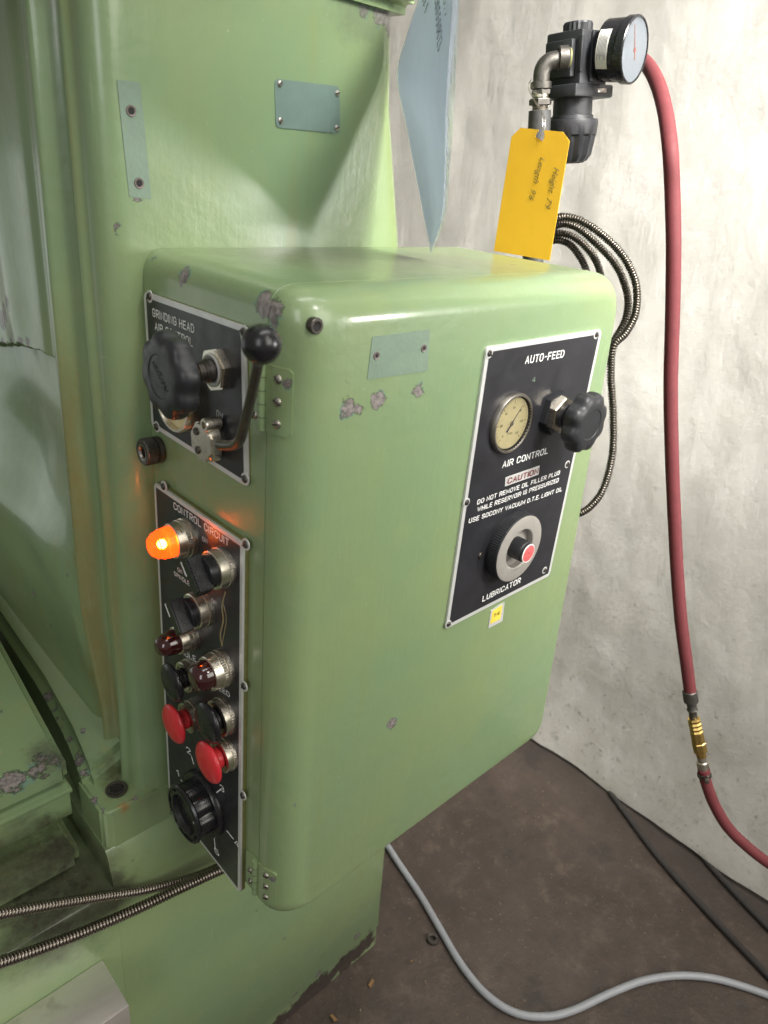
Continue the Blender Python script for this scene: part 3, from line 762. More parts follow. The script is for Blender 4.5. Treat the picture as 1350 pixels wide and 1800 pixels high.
for s, a, b_, h in (('1', (312, 1362), (316, 1365), 12), ('2', (329, 1322), (337, 1328), 13), ('3', (388, 1388), (395, 1394), 13), ('4', (413, 1484), (421, 1491), 13), ('5', (378, 1498), (386, 1506), 13)):
    text(s, 0, X2, 'n', a, b_, h, M['print'], g2, bold=.02)
for a, b_ in (((337, 1329), (341, 1343)), ((389, 1387), (381, 1393)), ((399, 1460), (411, 1475)), ((377, 1473), (379, 1492)), ((318, 1370), (325, 1380))):
    A = at(0, X2, *a); B = at(0, X2, *b_); L = (B-A).length; u = (B-A)/L; n = U['n'][2]
    obj('index_mark', box((0, -.0006, 0), (L, .0006, .0002)), M['print'], g2, frame(A+n*.0002, (u, n.cross(u), n)), smooth=False)
# dried oil run under the upper switch
bm = tube(resample(smooth_path([at(0, X2, *c) for c in ((397, 1040), (391, 1065), (393, 1090), (388, 1115), (391, 1135))], 6), .002), .0009, 8)
obj('oil_run', bm, M['oil'], g2)
bm = tube(resample(smooth_path([at(0, X2, *c) for c in ((392, 1060), (398, 1085), (395, 1110), (391, 1130))], 6), .002), .0005, 8)
obj('oil_run', bm, M['oil'], g2)

# ---- controls on the narrow face.  c: centre on the plate, Rpx: radius seen, xf: picture x of the front ring centre
NN = U['n'][2]; DN = U['d'][2]
def ctl(c, Rpx, xf, ax=0, val=X2, n=NN):
    P = at(ax, val, *c); return P, Rpx*dep(P)/F, reach(P, n, xf)
def bezel(name, P, R, H, mat='chrome', label=None, rings=2, f='n'):
    pr_ = [(0, 0), (R*1.0, 0), (R, H*.08), (R, H*.26), (R*.93, H*.28), (R*.93, H*.31), (R*.97, H*.33), (R*.97, H*.52), (R*.94, H*.53), (R*.92, H*.72), (R*.90, H*.97), (R*.86, H), (R*.74, H), (R*.72, H*.9), (0, H*.9)]
    if rings == 1: pr_ = [(0, 0), (R, 0), (R, H*.1), (R, H*.38), (R*.96, H*.40), (R*.95, H*.96), (R*.90, H), (R*.74, H), (R*.72, H*.9), (0, H*.9)]
    # knurled bands
    bm = bmesh.new(); seg = 96; rings_ = []
    for (r, h) in pr_:
        rg = []
        kn = (.05*H < h < .27*H or (rings == 2 and .32*H < h < .525*H)) or (rings == 1 and .05*H < h < .39*H)
        if r < 1e-6: rings_.append([bm.verts.new((0, 0, h))]); continue
        for i in range(seg):
            a = 2*PI*i/seg; q = r-(R*.018 if kn and i % 2 else 0); rg.append(bm.verts.new((q*math.cos(a), q*math.sin(a), h)))
        rings_.append(rg)
    for a, b in zip(rings_, rings_[1:]):
        for i in range(seg):
            j = (i+1) % seg
            if len(a) == 1: bm.faces.new((a[0], b[i], b[j]))
            elif len(b) == 1: bm.faces.new((a[i], a[j], b[0]))
            else: bm.faces.new((a[i], a[j], b[j], b[i]))
    return obj(name, bm, M[mat], cab, frame(P, f), angle=25, label=label)
def dome_prof(r, h0, H, n=10, flare=1.0):
    return [(r*1.0, h0-.003)]+[(r*math.cos(i/n*PI/2)**.58, h0+H*math.sin(i/n*PI/2)) for i in range(n)]+[(0, h0+H)]
def pilot(c, Rpx, xf, xtip, mat, label):
    P, R, H = ctl(c, Rpx, xf); L = reach(P, NN, xtip)-H
    b = bezel('pilot_light', P, R, H, label=label)
    o = obj('lens', lathe(dome_prof(R*.79, 0, L), 40), M[mat], b, frame(P+NN*(H*.98), 'n'), angle=60)
    return b, P, R, H, L
b, Pa, Ra, Ha, La = pilot((331, 943), 35, 300, 262, 'glow', 'pilot light with glowing amber lens')
rb_ = Ra*.19
obj('bulb', lathe([(rb_*math.sin(i*PI/12), -rb_*math.cos(i*PI/12)) for i in range(13)], 24), M['bulb'], b, frame(Pa+NN*(Ha*.98+La*.42), 'n'), angle=80)
# ribs on the amber lens
for k in range(3):
    t = .30+.22*k; rr2 = Ra*.79*math.cos(t*PI/2)**.58
    obj('lens_ring', lathe([(rr2+.0003, -.0003), (rr2+.0005, 0), (rr2+.0001, .0004)], 32), M['glow'], b, frame(Pa+NN*(Ha*.98+La*math.sin(t*PI/2)), 'n'))
pilot((337, 1116), 28, 309, 274, 'redlens', 'small pilot light with unlit dark red lens at plate edge')
pilot((394, 1172), 35, 364, 336, 'redlens', 'pilot light with unlit dark red lens beside black buttons')
def rotary(c, Rpx, xf, xt, tilt, label):
    P, R, H = ctl(c, Rpx, xf); L = reach(P, NN, xt)-H
    b = bezel('rotary_switch', P, R, H, label=label, rings=1)
    obj('switch_hub', lathe([(R*.80, -.002), (R*.80, L*.30), (R*.74, L*.36), (0, L*.38)], 36), M['black'], b, frame(P+NN*H, 'n'))
    bm = bmesh.new()
    w2, hh = R*.34, R*.92
    pts = [(-w2, -hh), (w2, -hh*.92), (w2*1.15, hh*.92), (-w2*.6, hh)]
    bm = prism(pts, L*.30, L, .0012)
    # ribbed grip
    o = obj('switch_lever', bm, M['black'], b, frame(P+NN*H, 'n', tilt))
    nr = 12; bm = bmesh.new()
    for k in range(nr):
        yk = -hh*.82+hh*1.62*k/(nr-1)
        xl_ = -w2 + (yk+hh)/(2*hh)*w2*.4
        box((xl_-.00035, yk-.0003, L*.36), (xl_+.002, yk+.0003, L*.97), 0, bm)
    obj('grip_ribs', bm, M['black2'], b, frame(P+NN*H, 'n', tilt), smooth=False)
    obj('index_mark', box((-w2*.72, hh*.15, L-.0003), (-w2*.50, hh*.93, L+.0002)), M['print'], b, frame(P+NN*H, 'n', tilt), smooth=False)
rotary((396, 995), 37, 371, 333, math.radians(44), 'selector switch with black lever, dried oil on its bezel')
rotary((360, 1067), 34, 337, 303, math.radians(40), 'selector switch with black lever lit orange from above')
def push(c, Rpx, xf, xhead, Rh, mat, label):
    P, R, H = ctl(c, Rpx, xf); L = reach(P, NN, xhead); P2 = P+NN*L; rh = Rh*dep(P2)/F
    b = bezel('push_button', P, R, H, label=label, rings=1)
    t = .0035
    pf = [(R*.60, 0), (R*.60, L-H-t), (rh*.80, L-H-t*.9), (rh*.97, L-H-t*.35), (rh, L-H), (rh*.97, L-H+.0014), (rh*.88, L-H+.0030), (rh*.66, L-H+.0046), (rh*.34, L-H+.0056), (0, L-H+.0060)]
    obj('button_cap', lathe(pf, 48), M[mat], b, frame(P+NN*H, 'n'), angle=50)
push((339, 1184), 30, 322, 303, 36, 'black', 'left black mushroom push button')
push((341, 1256), 29, 326, 306, 37, 'red', 'left red mushroom push button')
push((396, 1256), 35, 380, 366, 40, 'black', 'right black mushroom push button with scratches')
push((401, 1322), 32, 385, 367, 40, 'red', 'right red mushroom push button')
# big speed selector knob
P, R, H = ctl((361, 1410), 62, 352); L = reach(P, NN, 322); R2 = 52*dep(P+NN*L)/F
kb = obj('selector_knob', lathe([(0, 0), (R, 0), (R, H*.5), (R*.95, H), (R2*.9, H), (0, H)], 56), M['black'], cab, frame(P, 'n'), label='large black fluted five position selector knob')
bm = bmesh.new(); seg = 84
rws = []
def flr(a, r): 
    k = (math.cos(a*7)+1)/2; return r*(1-.13*(1-k)**3)
for (r, h) in ((R2*.98, H*.9), (R2*.97, L*.9), (R2*.92, L), ):
    rws.append([bm.verts.new((flr(2*PI*i/seg, r)*math.cos(2*PI*i/seg), flr(2*PI*i/seg, r)*math.sin(2*PI*i/seg), h)) for i in range(seg)])
for (r, h) in ((R2*.72, L), (R2*.66, L-.0045), (R2*.3, L-.0055)):
    rws.append([bm.verts.new((r*math.cos(2*PI*i/seg), r*math.sin(2*PI*i/seg), h)) for i in range(seg)])
for a, b in zip(rws, rws[1:]):
    for i in range(seg): bm.faces.new((a[i], a[(i+1) % seg], b[(i+1) % seg], b[i]))
bm.faces.new(rws[-1])
obj('fluted_grip', bm, M['black'], kb, frame(P, 'n'), angle=35)
obj('knob_skirt_rim', lathe([(R2*1.02, L-.003), (R2*1.06, L-.0015), (R2*1.02, L+.0004), (R2*.93, L+.0008), (R2*.92, L-.001)], 56), M['black'], kb, frame(P, 'n'))
q = P+NN*(L-.0045)+Vector((0, -R2*.45, -R2*.10))
obj('white_dot', lathe([(0, .0006), (.0016, .0006), (.0018, 0)], 16), M['print'], kb, frame(q, 'n'))

# lobed knob (air valve knobs)
def lobed(name, P, n, f, stemR, L0, L1, R, mat, parent, lobes=8, rot=0.0, label=None, Rb=None):
    bm = bmesh.new(); seg = lobes*12; rws = []
    Rb = Rb or R
    def rad(a, r, d): return r*(1-d*(.5-.5*math.cos(a*lobes))**1.5)
    T = L1-L0
    for (k, h, d) in ((.35, L0, 0), (.80, L0+T*.02, .03), (.97, L0+T*.16, .09), (1.0, L0+T*.32, .11), (.99, L0+T*.66, .12), (.94, L0+T*.86, .12), (.84, L0+T*.96, .10), (.66, L1, .03), (.50, L1, 0), (.48, L1-.0006, 0), (.25, L1-.0006, 0)):
        rws.append([bm.verts.new((rad(2*PI*i/seg, R*k, d)*math.cos(2*PI*i/seg), rad(2*PI*i/seg, R*k, d)*math.sin(2*PI*i/seg), h)) for i in range(seg)])
    for a, b in zip(rws, rws[1:]):
        for i in range(seg): bm.faces.new((a[i], a[(i+1) % seg], b[(i+1) % seg], b[i]))
    bm.faces.new(rws[0][::-1]); bm.faces.new(rws[-1])
    return obj(name, bm, M[mat], parent, frame(P, f, rot), angle=40, label=label)
P, R, _ = ctl((386, 649), 77, 380, val=X1); L1 = reach(P, NN, 279); L0 = reach(P, NN, 320)
Rk = 79*dep(P+NN*L1*.8)/F
k = lobed('control_knob', P, NN, 'n', 0, L0, L1, Rk, 'black2', cab, 8, .2, 'big black lobed knob on the narrow side')
tp = P+NN*(L1-.0005)
an = math.radians(-62)
tm = text_mesh('Norgren', Rk*.80, .0052, .0, .35, .0004)
for v in tm.verts: v.co.x -= Rk*.40; v.co.y -= .002
obj('lettering', tm, M['iron'], k, frame(tp, 'n', PI-math.radians(42)), smooth=False)
hexp = lambda r: [(r*math.cos(i*PI/3+.3), r*math.sin(i*PI/3+.3)) for i in range(6)]
Rn = 40*dep(P)/F
obj('panel_nut', prism(hexp(Rn), 0, .0065, .0012), M['chrome'], k, frame(P, 'n'), smooth=False)
obj('washer', lathe([(Rn*.62, .006), (Rn*.74, .0072), (Rn*.66, .0078), (Rn*.52, .0068)], 36), M['silver'], k, frame(P, 'n'))
obj('valve_stem', lathe([(Rn*.52, .004), (Rn*.52, .011), (Rn*.44, .0125), (Rn*.44, .0135), (Rn*.40, .014), (Rn*.40, .0185), (Rn*.26, .019), (Rn*.26, L0*.72), (.0035, L0*.74), (.0035, L0+.001)], 30), M['darksteel'], k, frame(P, 'n'))
obj('stem_nut', prism(hexp(Rn*.34), L0*.60, L0*.98, .0006), M['brass'], k, frame(P, 'n'), smooth=False)
# gauge hidden behind the knob
P, R, _ = ctl((322, 700), 58, 318, val=X1)
g = obj('pressure_gauge', lathe([(0, .0), (R, 0), (R, .009), (R*.97, .0105), (R*.90, .0105), (R*.86, .006), (0, .006)], 48), M['chrome'], cab, frame(P, 'n'), label='round gauge mostly hidden behind the big knob')
obj('dial_face', lathe([(R*.86, .0062), (0, .0062)], 40), M['dial'], g, frame(P, 'n'))
# lever valve
P, R, _ = ctl((381, 771), 26, 350, val=X1); L = reach(P, NN, 352); H = reach(P, NN, 372)
bm = bmesh.new()
bm = prism(poly_round([(-.0135, -.0145), (.0135, -.0145), (.0145, .0115), (-.0125, .0145)], .008, 6), L*.35, L, .0028, seg=3)
lv_ = obj('lever_valve', bm, M['chrome'], cab, frame(P, 'n', .12), label='round capped lever valve stained with oil')
obj('valve_body', lathe([(.0, 0), (.012, 0), (.012, L*.36), (0, L*.36)], 30), M['darksteel'], lv_, frame(P, 'n'))
for dx, dy in ((-.0055, .0065), (-.0035, -.0075)):
    q = P+NN*L+Vector((0, -dx, dy)); obj('cap_screw', lathe([(.0, .0009), (.0016, .0009), (.0019, .0012), (.0027, .0012), (.0031, .0003), (.0031, -.001)], 20), M['darksteel'], lv_, frame(q, 'n'))
q = P+NN*(L*.75)+Vector((0, -.007, .015))
b = obj('socket_head', lathe([(.0052, -.008), (.0052, .0035), (.0045, .0045), (.0028, .0045), (.0026, .0015), (0, .001)], 26), M['chrome'], lv_, frame(q, 'n'))
A0 = at(0, -.020, 386, 781); A1 = at(0, -.022, 405, 783); A2 = at(0, -.026, 420, 776); A3 = at(0, -.031, 430, 745); A4 = at(0, -.038, 441, 700); A5 = at(0, -.046, 454, 640)
bm = tube(resample(smooth_path([A0, A1, A2, A3, A4, A5], 8), .0025), lambda i, N: .0030+.0008*(1-i/N), 16)
obj('lever_rod', bm, M['darksteel'], lv_)
Pb = at(0, -.050, 460, 605); rb = 36*(dep(Pb))/F
obj('ball_knob', lathe([(rb*math.sin(i*PI/24), -rb*math.cos(i*PI/24)) for i in range(25)], 40), M['black'], lv_, frame(Pb, 't'), angle=80)
# knurled air fitting
P, R, H = ctl((283, 789), 24, 250, val=0)
b = obj('knurled_fitting', lathe([(0, 0), (R*.8, 0), (R*.8, H*.12), (R, H*.14), (R, H*.34), (R*.82, H*.37), (R*.82, H*.44), (R, H*.47), (R, H*.93), (R*.92, H), (R*.62, H), (R*.52, H*.97), (R*.50, H*.75), (0, H*.7)], 72, knurl=(H*.45, H*.94, R*.06, 2)), M['darksteel'], cab, frame(P, 'n'), angle=25, label='small dark knurled air fitting left of the plates')
obj('seal', lathe([(R*.52, H*.9), (R*.60, H*1.01), (R*.50, H*1.0), (R*.45, H*.9)], 30), M['steel'], b, frame(P, 'n'))
# tiny oil stains on ball etc. are left to the materials

# ---- door plate
g3, _ = legend_plate([(852, 609), (1055, 578), (963, 1010), (780, 1104)], 1, 0, 'd', [(860, 621), (1048, 588), (788, 1097), (957, 1002), (820, 883), (997, 816)], 'wide door plate reading auto feed, air control, lubricator', gasket=.0002, border=4.2, sr=.0027)
YD = -.0026
kw = dict(bold=.02)
text('AUTO-FEED', 1, YD, 'd', (922, 640), (990, 628), 14.5, M['print'], g3, bold=.035)
text('AIR CONTROL', 1, YD, 'd', (882, 823), (962, 797), 13, M['print'], g3, bold=.03)
text('DO NOT REMOVE OIL FILLER PLUG', 1, YD, 'd', (838, 887), (983, 834), 9.5, M['print'], g3, bold=.03)
text('WHILE RESERVOIR IS PRESSURIZED', 1, YD, 'd', (838, 900), (981, 847), 9.5, M['print'], g3, bold=.03)
text('USE SOCONY VACUUM D.T.E. LIGHT OIL', 1, YD, 'd', (823, 920), (987, 863), 9.5, M['print'], g3, bold=.03)
text('LUBRICATOR', 1, YD, 'd', (847, 1058), (914, 1024), 12, M['print'], g3, bold=.03)
quad_plate('caution_panel', [(888, 839), (948, 818), (946, 834), (887, 855)], 1, YD, 'd', .0002, M['silver'], g3, .0004, 0, .0002)
text('CAUTION', 1, YD, 'd', (890.5, 850.5), (944, 832), 11.5, M['cautred'], g3, lift=.0010, bold=.03)
text('4', 1, YD, 'd', (934, 672), (940, 671), 9, M['ghost'], g3, bold=0)
# pressure gauge in the door
P = at(1, YD, 896, 743); R = 55*dep(P)/F; Hg = .005
g = obj('pressure_gauge', lathe([(0, 0), (R, 0), (R, Hg*.7), (R*.97, Hg), (R*.91, Hg), (R*.88, Hg*.5), (R*.86, .0008), (0, .0008)], 56), M['steel'], cab, frame(P, 'd'), label='round gauge with yellowed dial')
obj('inner_ring', lathe([(R*.905, Hg*.9), (R*.86, .0012), (R*.84, .0010)], 48), M['hole'], g, frame(P, 'd'))
obj('dial_face', lathe([(R*.86, .0011), (0, .0011)], 48), M['dial'], g, frame(P, 'd'), smooth=False)
bm = bmesh.new()
for i in range(31):
    a = math.radians(225-270*i/30); r0 = R*(.66 if i % 5 == 0 else .72); r1 = R*.78; wv_ = .0003 if i % 5 == 0 else .00016
    c_, s2 = math.cos(a), math.sin(a)
    vs = [bm.verts.new((r*c_-w_*s2, r*s2+w_*c_, .0013)) for r, w_ in ((r0, -wv_), (r1, -wv_), (r1, wv_), (r0, wv_))]; bm.faces.new(vs)
t = obj('dial_scale', bm, M['ink'], g, frame(P, 'd'), smooth=False)
for i, sx_ in enumerate(('0', '20', '40', '60', '80', '100', '120')):
    a = math.radians(225-45*i); tmm = text_mesh(sx_, .0016*len(sx_), .0024)
    for v in tmm.verts: v.co.x -= .0008*len(sx_); v.co.y -= .0012
    obj('dial_figure', tmm, M['ink'], g, frame(P+U['d'][0]*R*.53*math.cos(a)+U['d'][1]*R*.53*math.sin(a)+DN*.0012, 'd'), smooth=False)
tmm = text_mesh('PSI', .006, .0022)
for v in tmm.verts: v.co.x -= .003
obj('dial_figure', tmm, M['ink'], g, frame(P+U['d'][1]*-R*.38+DN*.0012, 'd'), smooth=False)
obj('needle', prism([(-R*.34, -.0012), (-R*.2, -.0006), (R*.68, 0), (-R*.2, .0006), (-R*.34, .0012)], .0016, .0020), M['ink2'], g, frame(P, 'd', math.radians(52)), smooth=False)
obj('needle_hub', lathe([(.0022, .0014), (.0020, .0030), (0, .0032)], 20), M['steel'], g, frame(P, 'd'))
obj('glass', lathe([(R*.90, Hg*.72), (R*.90, Hg*.80), (0, Hg*.80)], 40), M['glass'], g, frame(P, 'd'))
# knob on the door
P = at(1, YD, 972, 724); L1 = reach(P, DN, 1041); L0 = reach(P, DN, 1013); Rk = 56*dep(P+DN*L1)/F; Rn = 40*dep(P)/F
k = lobed('control_knob', P, DN, 'd', 0, L0, L1, Rk, 'black2', cab, 8, .35, 'black lobed knob on the door beside the gauge')
obj('washer', prism(hexp(Rn), 0, .006, .0008), M['black2'], k, frame(P, 'd'), smooth=False)
obj('panel_nut', prism(hexp(Rn*.84), .006, .013, .0012), M['chrome'], k, frame(P, 'd', .3), smooth=False)
obj('valve_stem', lathe([(Rn*.54, .012), (Rn*.54, .017), (Rn*.46, .0175), (Rn*.46, .0195), (Rn*.52, .020), (Rn*.52, .023), (Rn*.40, .0235), (Rn*.40, .027), (Rn*.24, .0275), (Rn*.24, L0+.001)], 30), M['black2'], k, frame(P, 'd'))
# lubricator dial
P = at(1, YD, 893, 955); L = reach(P, DN, 913); R = 65*dep(P+DN*L)/F
k = obj('lubricator_dial', lathe([(0, 0), (R*.95, 0), (R*.95, .003), (R, .004), (R, L-.001), (R*.98, L), (R*.97, L)], 190, knurl=(.0035, L-.0005, R*.012, 2)), M['black2'], cab, frame(P, 'd'), angle=20, label='knurled lubricator filler dial with grey face and red centre')
obj('dial_ring', lathe([(R*.97, L+.0001), (R*.93, L+.0006), (R*.60, L+.0006), (R*.57, L-.0002), (R*.56, L-.006), (R*.0, L-.006)], 60), simple('grey_dial_ring', (.36, .34, .31), .5, .25, .15, 90), k, frame(P, 'd'))
Lc = reach(P, DN, 929); r3 = 17.5*dep(P+DN*Lc)/F
obj('hub', lathe([(r3*1.15, L-.006), (r3*1.12, Lc-.004), (r3*1.0, Lc-.003), (r3*1.0, Lc-.0005), (r3*.9, Lc-.0002)], 40), M['black2'], k, frame(P, 'd'))
obj('red_cap', lathe([(r3*.97, Lc-.001), (r3*.97, Lc), (r3*.90, Lc+.0002), (r3*.10, Lc+.0002), (r3*.07, Lc-.0005), (0, Lc-.0005)], 40), M['pink'], k, frame(P, 'd'))
obj('cap_rim', lathe([(r3*1.0, Lc-.0006), (r3*1.01, Lc+.0001), (r3*.94, Lc+.0004), (r3*.92, Lc)], 40), M['print'], k, frame(P, 'd'))
screw(at(1, YD, 844, 976), 'd', .0032, g3)
# number tag below
s1, _ = quad_plate('number_tag', [(862, 1073), (886, 1058), (882, 1091), (857, 1104)], 1, 0, 'd', .0010, M['silver'], cab, .0006, .0002, 0, label='small metal tag with yellow sticker reading 14')
quad_plate('yellow_sticker', [(866, 1074), (883, 1063), (879, 1088), (861, 1097)], 1, -.001, 'd', .0002, M['yellow'], s1, .0003, 0, .00005)
text('14', 1, -.0013, 'd', (867, 1086), (878, 1080), 9, M['ink'], s1, lift=.0002, bold=0)

# ------------------------------------------------------------------ air regulator on its pipe
XP = .445
base = at(0, XP, 950, 470)
reg = thing('air_regulator', 'black compressed air regulator with round gauge above the yellow tag', 'air regulator', base)
PT = at(0, XP, 938, 182); rp = 19.5*dep(PT)/F
def vert(name, prof, mat, x=PT.x, y=PT.y, seg=36, parent=reg, label=None, smooth=True, angle=32):
    return obj(name, lathe(prof, seg), M[mat], parent, frame(Vector((x, y, 0)), 't'), label=label, smooth=smooth, angle=angle)
zz = lambda py: at(0, XP, 950, py).z
vert('riser_pipe', [(rp, zz(620)), (rp, zz(183)), (rp*.8, zz(182)), (0, zz(182))], 'iron')
vert('threaded_nipple', [(rp*.74, zz(184))]+[(rp*(.66+.08*(i % 2)), zz(184)+(zz(158)-zz(184))*i/14) for i in range(15)], 'steel')
hexv = lambda r, z0, z1, rot: prism([(r*math.cos(i*PI/3+rot), r*math.sin(i*PI/3+rot)) for i in range(6)], z0, z1, .0008)
ps = Vector((PT.x, PT.y, 0))
obj('hex_bushing', hexv(rp*1.05, zz(173), zz(162), .4), M['galv'], reg, Matrix.Translation(ps), smooth=False)
vert('bushing_neck', [(rp*.70, zz(163)), (rp*.70, zz(152))], 'chrome')
obj('hex_bushing', hexv(rp*.88, zz(154), zz(145), .7), M['galv'], reg, Matrix.Translation(ps), smooth=False)
# elbow
E0 = Vector((PT.x, PT.y, zz(146))); 
Esock = atd(999, 96, dep(E0)-.012)
Ecor = Vector((PT.x, PT.y, Esock.z-.002))
hd = (Esock-Ecor); hd.z = 0; hd.normalize()
pts = [E0, E0.lerp(Ecor, .45)]
for i in range(7):
    a = i/6*PI/2; rr2 = .012
    pts.append(Ecor+Vector((0, 0, -rr2))+Vector((0, 0, rr2*math.sin(a)))+hd*(rr2*(1-math.cos(a))))
pts.append(Esock)
bm = tube(resample(smooth_path(pts, 4), .0015), rp*.72, 24)
e = obj('pipe_elbow', bm, M['galv'], reg)
Q = Esock-hd*.006
obj('elbow_collar', lathe([(rp*.72, -.006), (rp*.94, -.005), (rp*.96, .004), (rp*.80, .0055)], 32), M['galv'], e, axframe(Q, hd))
obj('elbow_collar', lathe([(rp*.72, -.004), (rp*.92, -.003), (rp*.92, .003), (rp*.72, .004)], 32), M['galv'], e, axframe(Vector((PT.x, PT.y, E0.z+.004)), (0, 0, 1)))
obj('thread_seal', lathe([(rp*.74, 0), (rp*.80, .001), (rp*.72, .0035)], 24), M['olive'], e, axframe(Esock-hd*.002, hd))
# regulator body: own frame, rotated so that the elbow enters its left cheek
DB = dep(Esock)+.004
Pc = atd(1030, 105, DB+.012)
ang = math.atan2(hd.y, hd.x)
RA = -.10
def bfr(P): return Matrix.Translation(P) @ Matrix.Rotation(RA, 4, 'Z') @ Matrix.Scale(1.16, 4)
px = DB/F
C0 = Pc+Vector((.010, .018, 0))
def bb(name, lo, hi, mat='black2', bev=.0015, parent=None, label=None):
    return obj(name, box(lo, hi, bev), M[mat], parent or reg, bfr(C0), label=label, angle=40)
zq = lambda py: (105-py)*px*.84
body = bb('regulator_body', (-.017, -.018, zq(148)), (.026, .022, zq(57)), bev=.002)
bb('side_boss', (-.0235, -.012, zq(132)), (-.016, .018, zq(72)), parent=body, bev=.0015)
bb('front_rib', (-.004, -.0205, zq(140)), (.020, -.0175, zq(60)), parent=body, bev=.001)
bb('side_rib', (-.019, -.0195, zq(125)), (-.015, -.0150, zq(68)), parent=body, bev=.0007)
bb('flange', (-.026, -.021, zq(165)), (.034, .024, zq(143)), parent=reg, bev=.002)
bb('flange_slot', (.008, -.0216, zq(157)), (.022, -.0205, zq(150)), 'steel', .0003, parent=body)
bm = lathe([(.0, zq(60)), (.0135, zq(60)), (.0135, zq(44)), (.0125, zq(41)), (0, zq(41))], 40, knurl=(zq(60)-1, zq(43), .0008, 2))
obj('top_cap', bm, M['black2'], reg, bfr(C0+Vector((.004, .002, 0))), angle=20)
ax_ = C0+Vector((.003, .002, 0))
obj('bonnet', lathe([(.0185, zq(162)), (.0185, zq(192)), (.020, zq(193)), (.0205, zq(200)), (.0, zq(201))], 44), M['black2'], reg, bfr(ax_))
bm = bmesh.new(); seg = 72; rws = []
for (r, h, d) in ((.0205, zq(199), 0), (.0245, zq(200), 0), (.0250, zq(206), 0), (.0240, zq(226), .0), (.0235, zq(229), .09), (.0205, zq(262), .12), (.0165, zq(272), .08), (.012, zq(276), 0)):
    rws.append([bm.verts.new((r*(1-d*(math.sin(i*PI/seg*12)**2))*math.cos(2*PI*i/seg), r*(1-d*(math.sin(i*PI/seg*12)**2))*math.sin(2*PI*i/seg), h)) for i in range(seg)])
for a, b in zip(rws, rws[1:]):
    for i in range(seg): bm.faces.new((a[i], a[(i+1) % seg], b[(i+1) % seg], b[i]))
bm.faces.new(rws[-1])
obj('adjusting_knob', bm, M['black2'], reg, bfr(ax_), angle=25)
bb('orange_sticker', (.008, -.0209, zq(76)), (.0255, -.0204, zq(53)), 'sticko', 0, parent=body)
# gauge of the regulator
gf = atd(1117, 88, dep(C0)-.032); ga = Vector((.02, -1, 0.02)).normalized()
gb = atd(1075, 90, dep(C0)-.004); ga = (gf-gb); GL = .034; 
ga = Vector((.10, -1, .0)).normalized()
Rg = 52.5*dep(gf)/F
Mg = axframe(gf-ga*GL, ga)
g = obj('round_gauge', lathe([(0, 0), (Rg*.80, 0), (Rg*.92, .002), (Rg*.95, GL-.010), (Rg*1.0, GL-.009), (Rg*1.0, GL-.001), (Rg*.97, GL), (Rg*.93, GL), (Rg*.92, GL-.002), (0, GL-.002)], 56), M['black'], reg, Mg, label='black cased gauge with glossy white dial')
obj('dial_face', lathe([(Rg*.925, GL-.0018), (0, GL-.0018)], 48), M['dialwhite'], g, Mg, smooth=False)
obj('needle', prism([(-Rg*.3, -.0009), (Rg*.75, -.0003), (Rg*.75, .0003), (-Rg*.3, .0009)], GL-.0014, GL-.0010), M['needle2'], g, Mg @ Matrix.Rotation(math.radians(118), 4, 'Z'), smooth=False)
obj('needle_hub', lathe([(.0026, GL-.0015), (.0022, GL-.0006), (0, GL-.0005)], 20), M['needle2'], g, Mg)
obj('glass', lathe([(Rg*.93, GL-.0006), (Rg*.5, GL+.0001), (0, GL+.0003)], 48), M['glass'], g, Mg, angle=80)
bm = bmesh.new(); n = 12; a0, a1 = math.radians(150), math.radians(222)
ra = Rg*.955
v1 = [bm.verts.new((ra*math.cos(a0+(a1-a0)*i/n), ra*math.sin(a0+(a1-a0)*i/n), .004)) for i in range(n+1)]
v2 = [bm.verts.new(((ra+.0003)*math.cos(a0+(a1-a0)*i/n), (ra+.0003)*math.sin(a0+(a1-a0)*i/n), .017)) for i in range(n+1)]
for i in range(n): bm.faces.new((v1[i], v1[i+1], v2[i+1], v2[i]))
st = obj('white_sticker', bm, M['stickw'], g, Mg)
bm = bmesh.new()
for j in range(7):
    h = .0058+.0015*j; e0 = .12+.1*random.random(); e1 = .9-.25*random.random()
    q1 = [bm.verts.new(((ra+.0006)*math.cos(a0+(a1-a0)*(e0+(e1-e0)*i/8)), (ra+.0006)*math.sin(a0+(a1-a0)*(e0+(e1-e0)*i/8)), h)) for i in range(9)]
    q2 = [bm.verts.new(((ra+.0006)*math.cos(a0+(a1-a0)*(e0+(e1-e0)*i/8)), (ra+.0006)*math.sin(a0+(a1-a0)*(e0+(e1-e0)*i/8)), h+.0005)) for i in range(9)]
    for i in range(8): bm.faces.new((q1[i], q1[i+1], q2[i+1], q2[i]))
obj('print_lines', bm, M['ink2'], g, Mg)
obj('gauge_stem', lathe([(.006, -.016), (.006, .001)], 20), M['brass'], g, Mg)

TLT = math.radians(8)
axv = Vector(CR[2]); piv = Pc
def tilt(sg): return Matrix.Translation(piv) @ Matrix.Rotation(sg*TLT, 4, axv) @ Matrix.Translation(-piv)
sg = 1 if pr(tilt(1) @ (piv-Vector((0, 0, .1))))[0] > pr(piv-Vector((0, 0, .1)))[0] else -1
for ch_ in [o_ for o_ in bpy.data.objects if o_.parent == reg and not o_.name.startswith('round_gauge')]:
    ch_.matrix_basis = tilt(sg) @ ch_.matrix_basis
# yellow tag
tx = at(2, ZT, 870, 441); ty = at(2, ZT, 968, 458)
TX = (tx.x+ty.x)/2
un = (ty-tx).normalized(); nn = Vector((0, 0, 1)).cross(un); nn = un.cross(Vector((0, 0, 1))).normalized()
nn = nn if nn.dot(CP-tx) > 0 else -nn
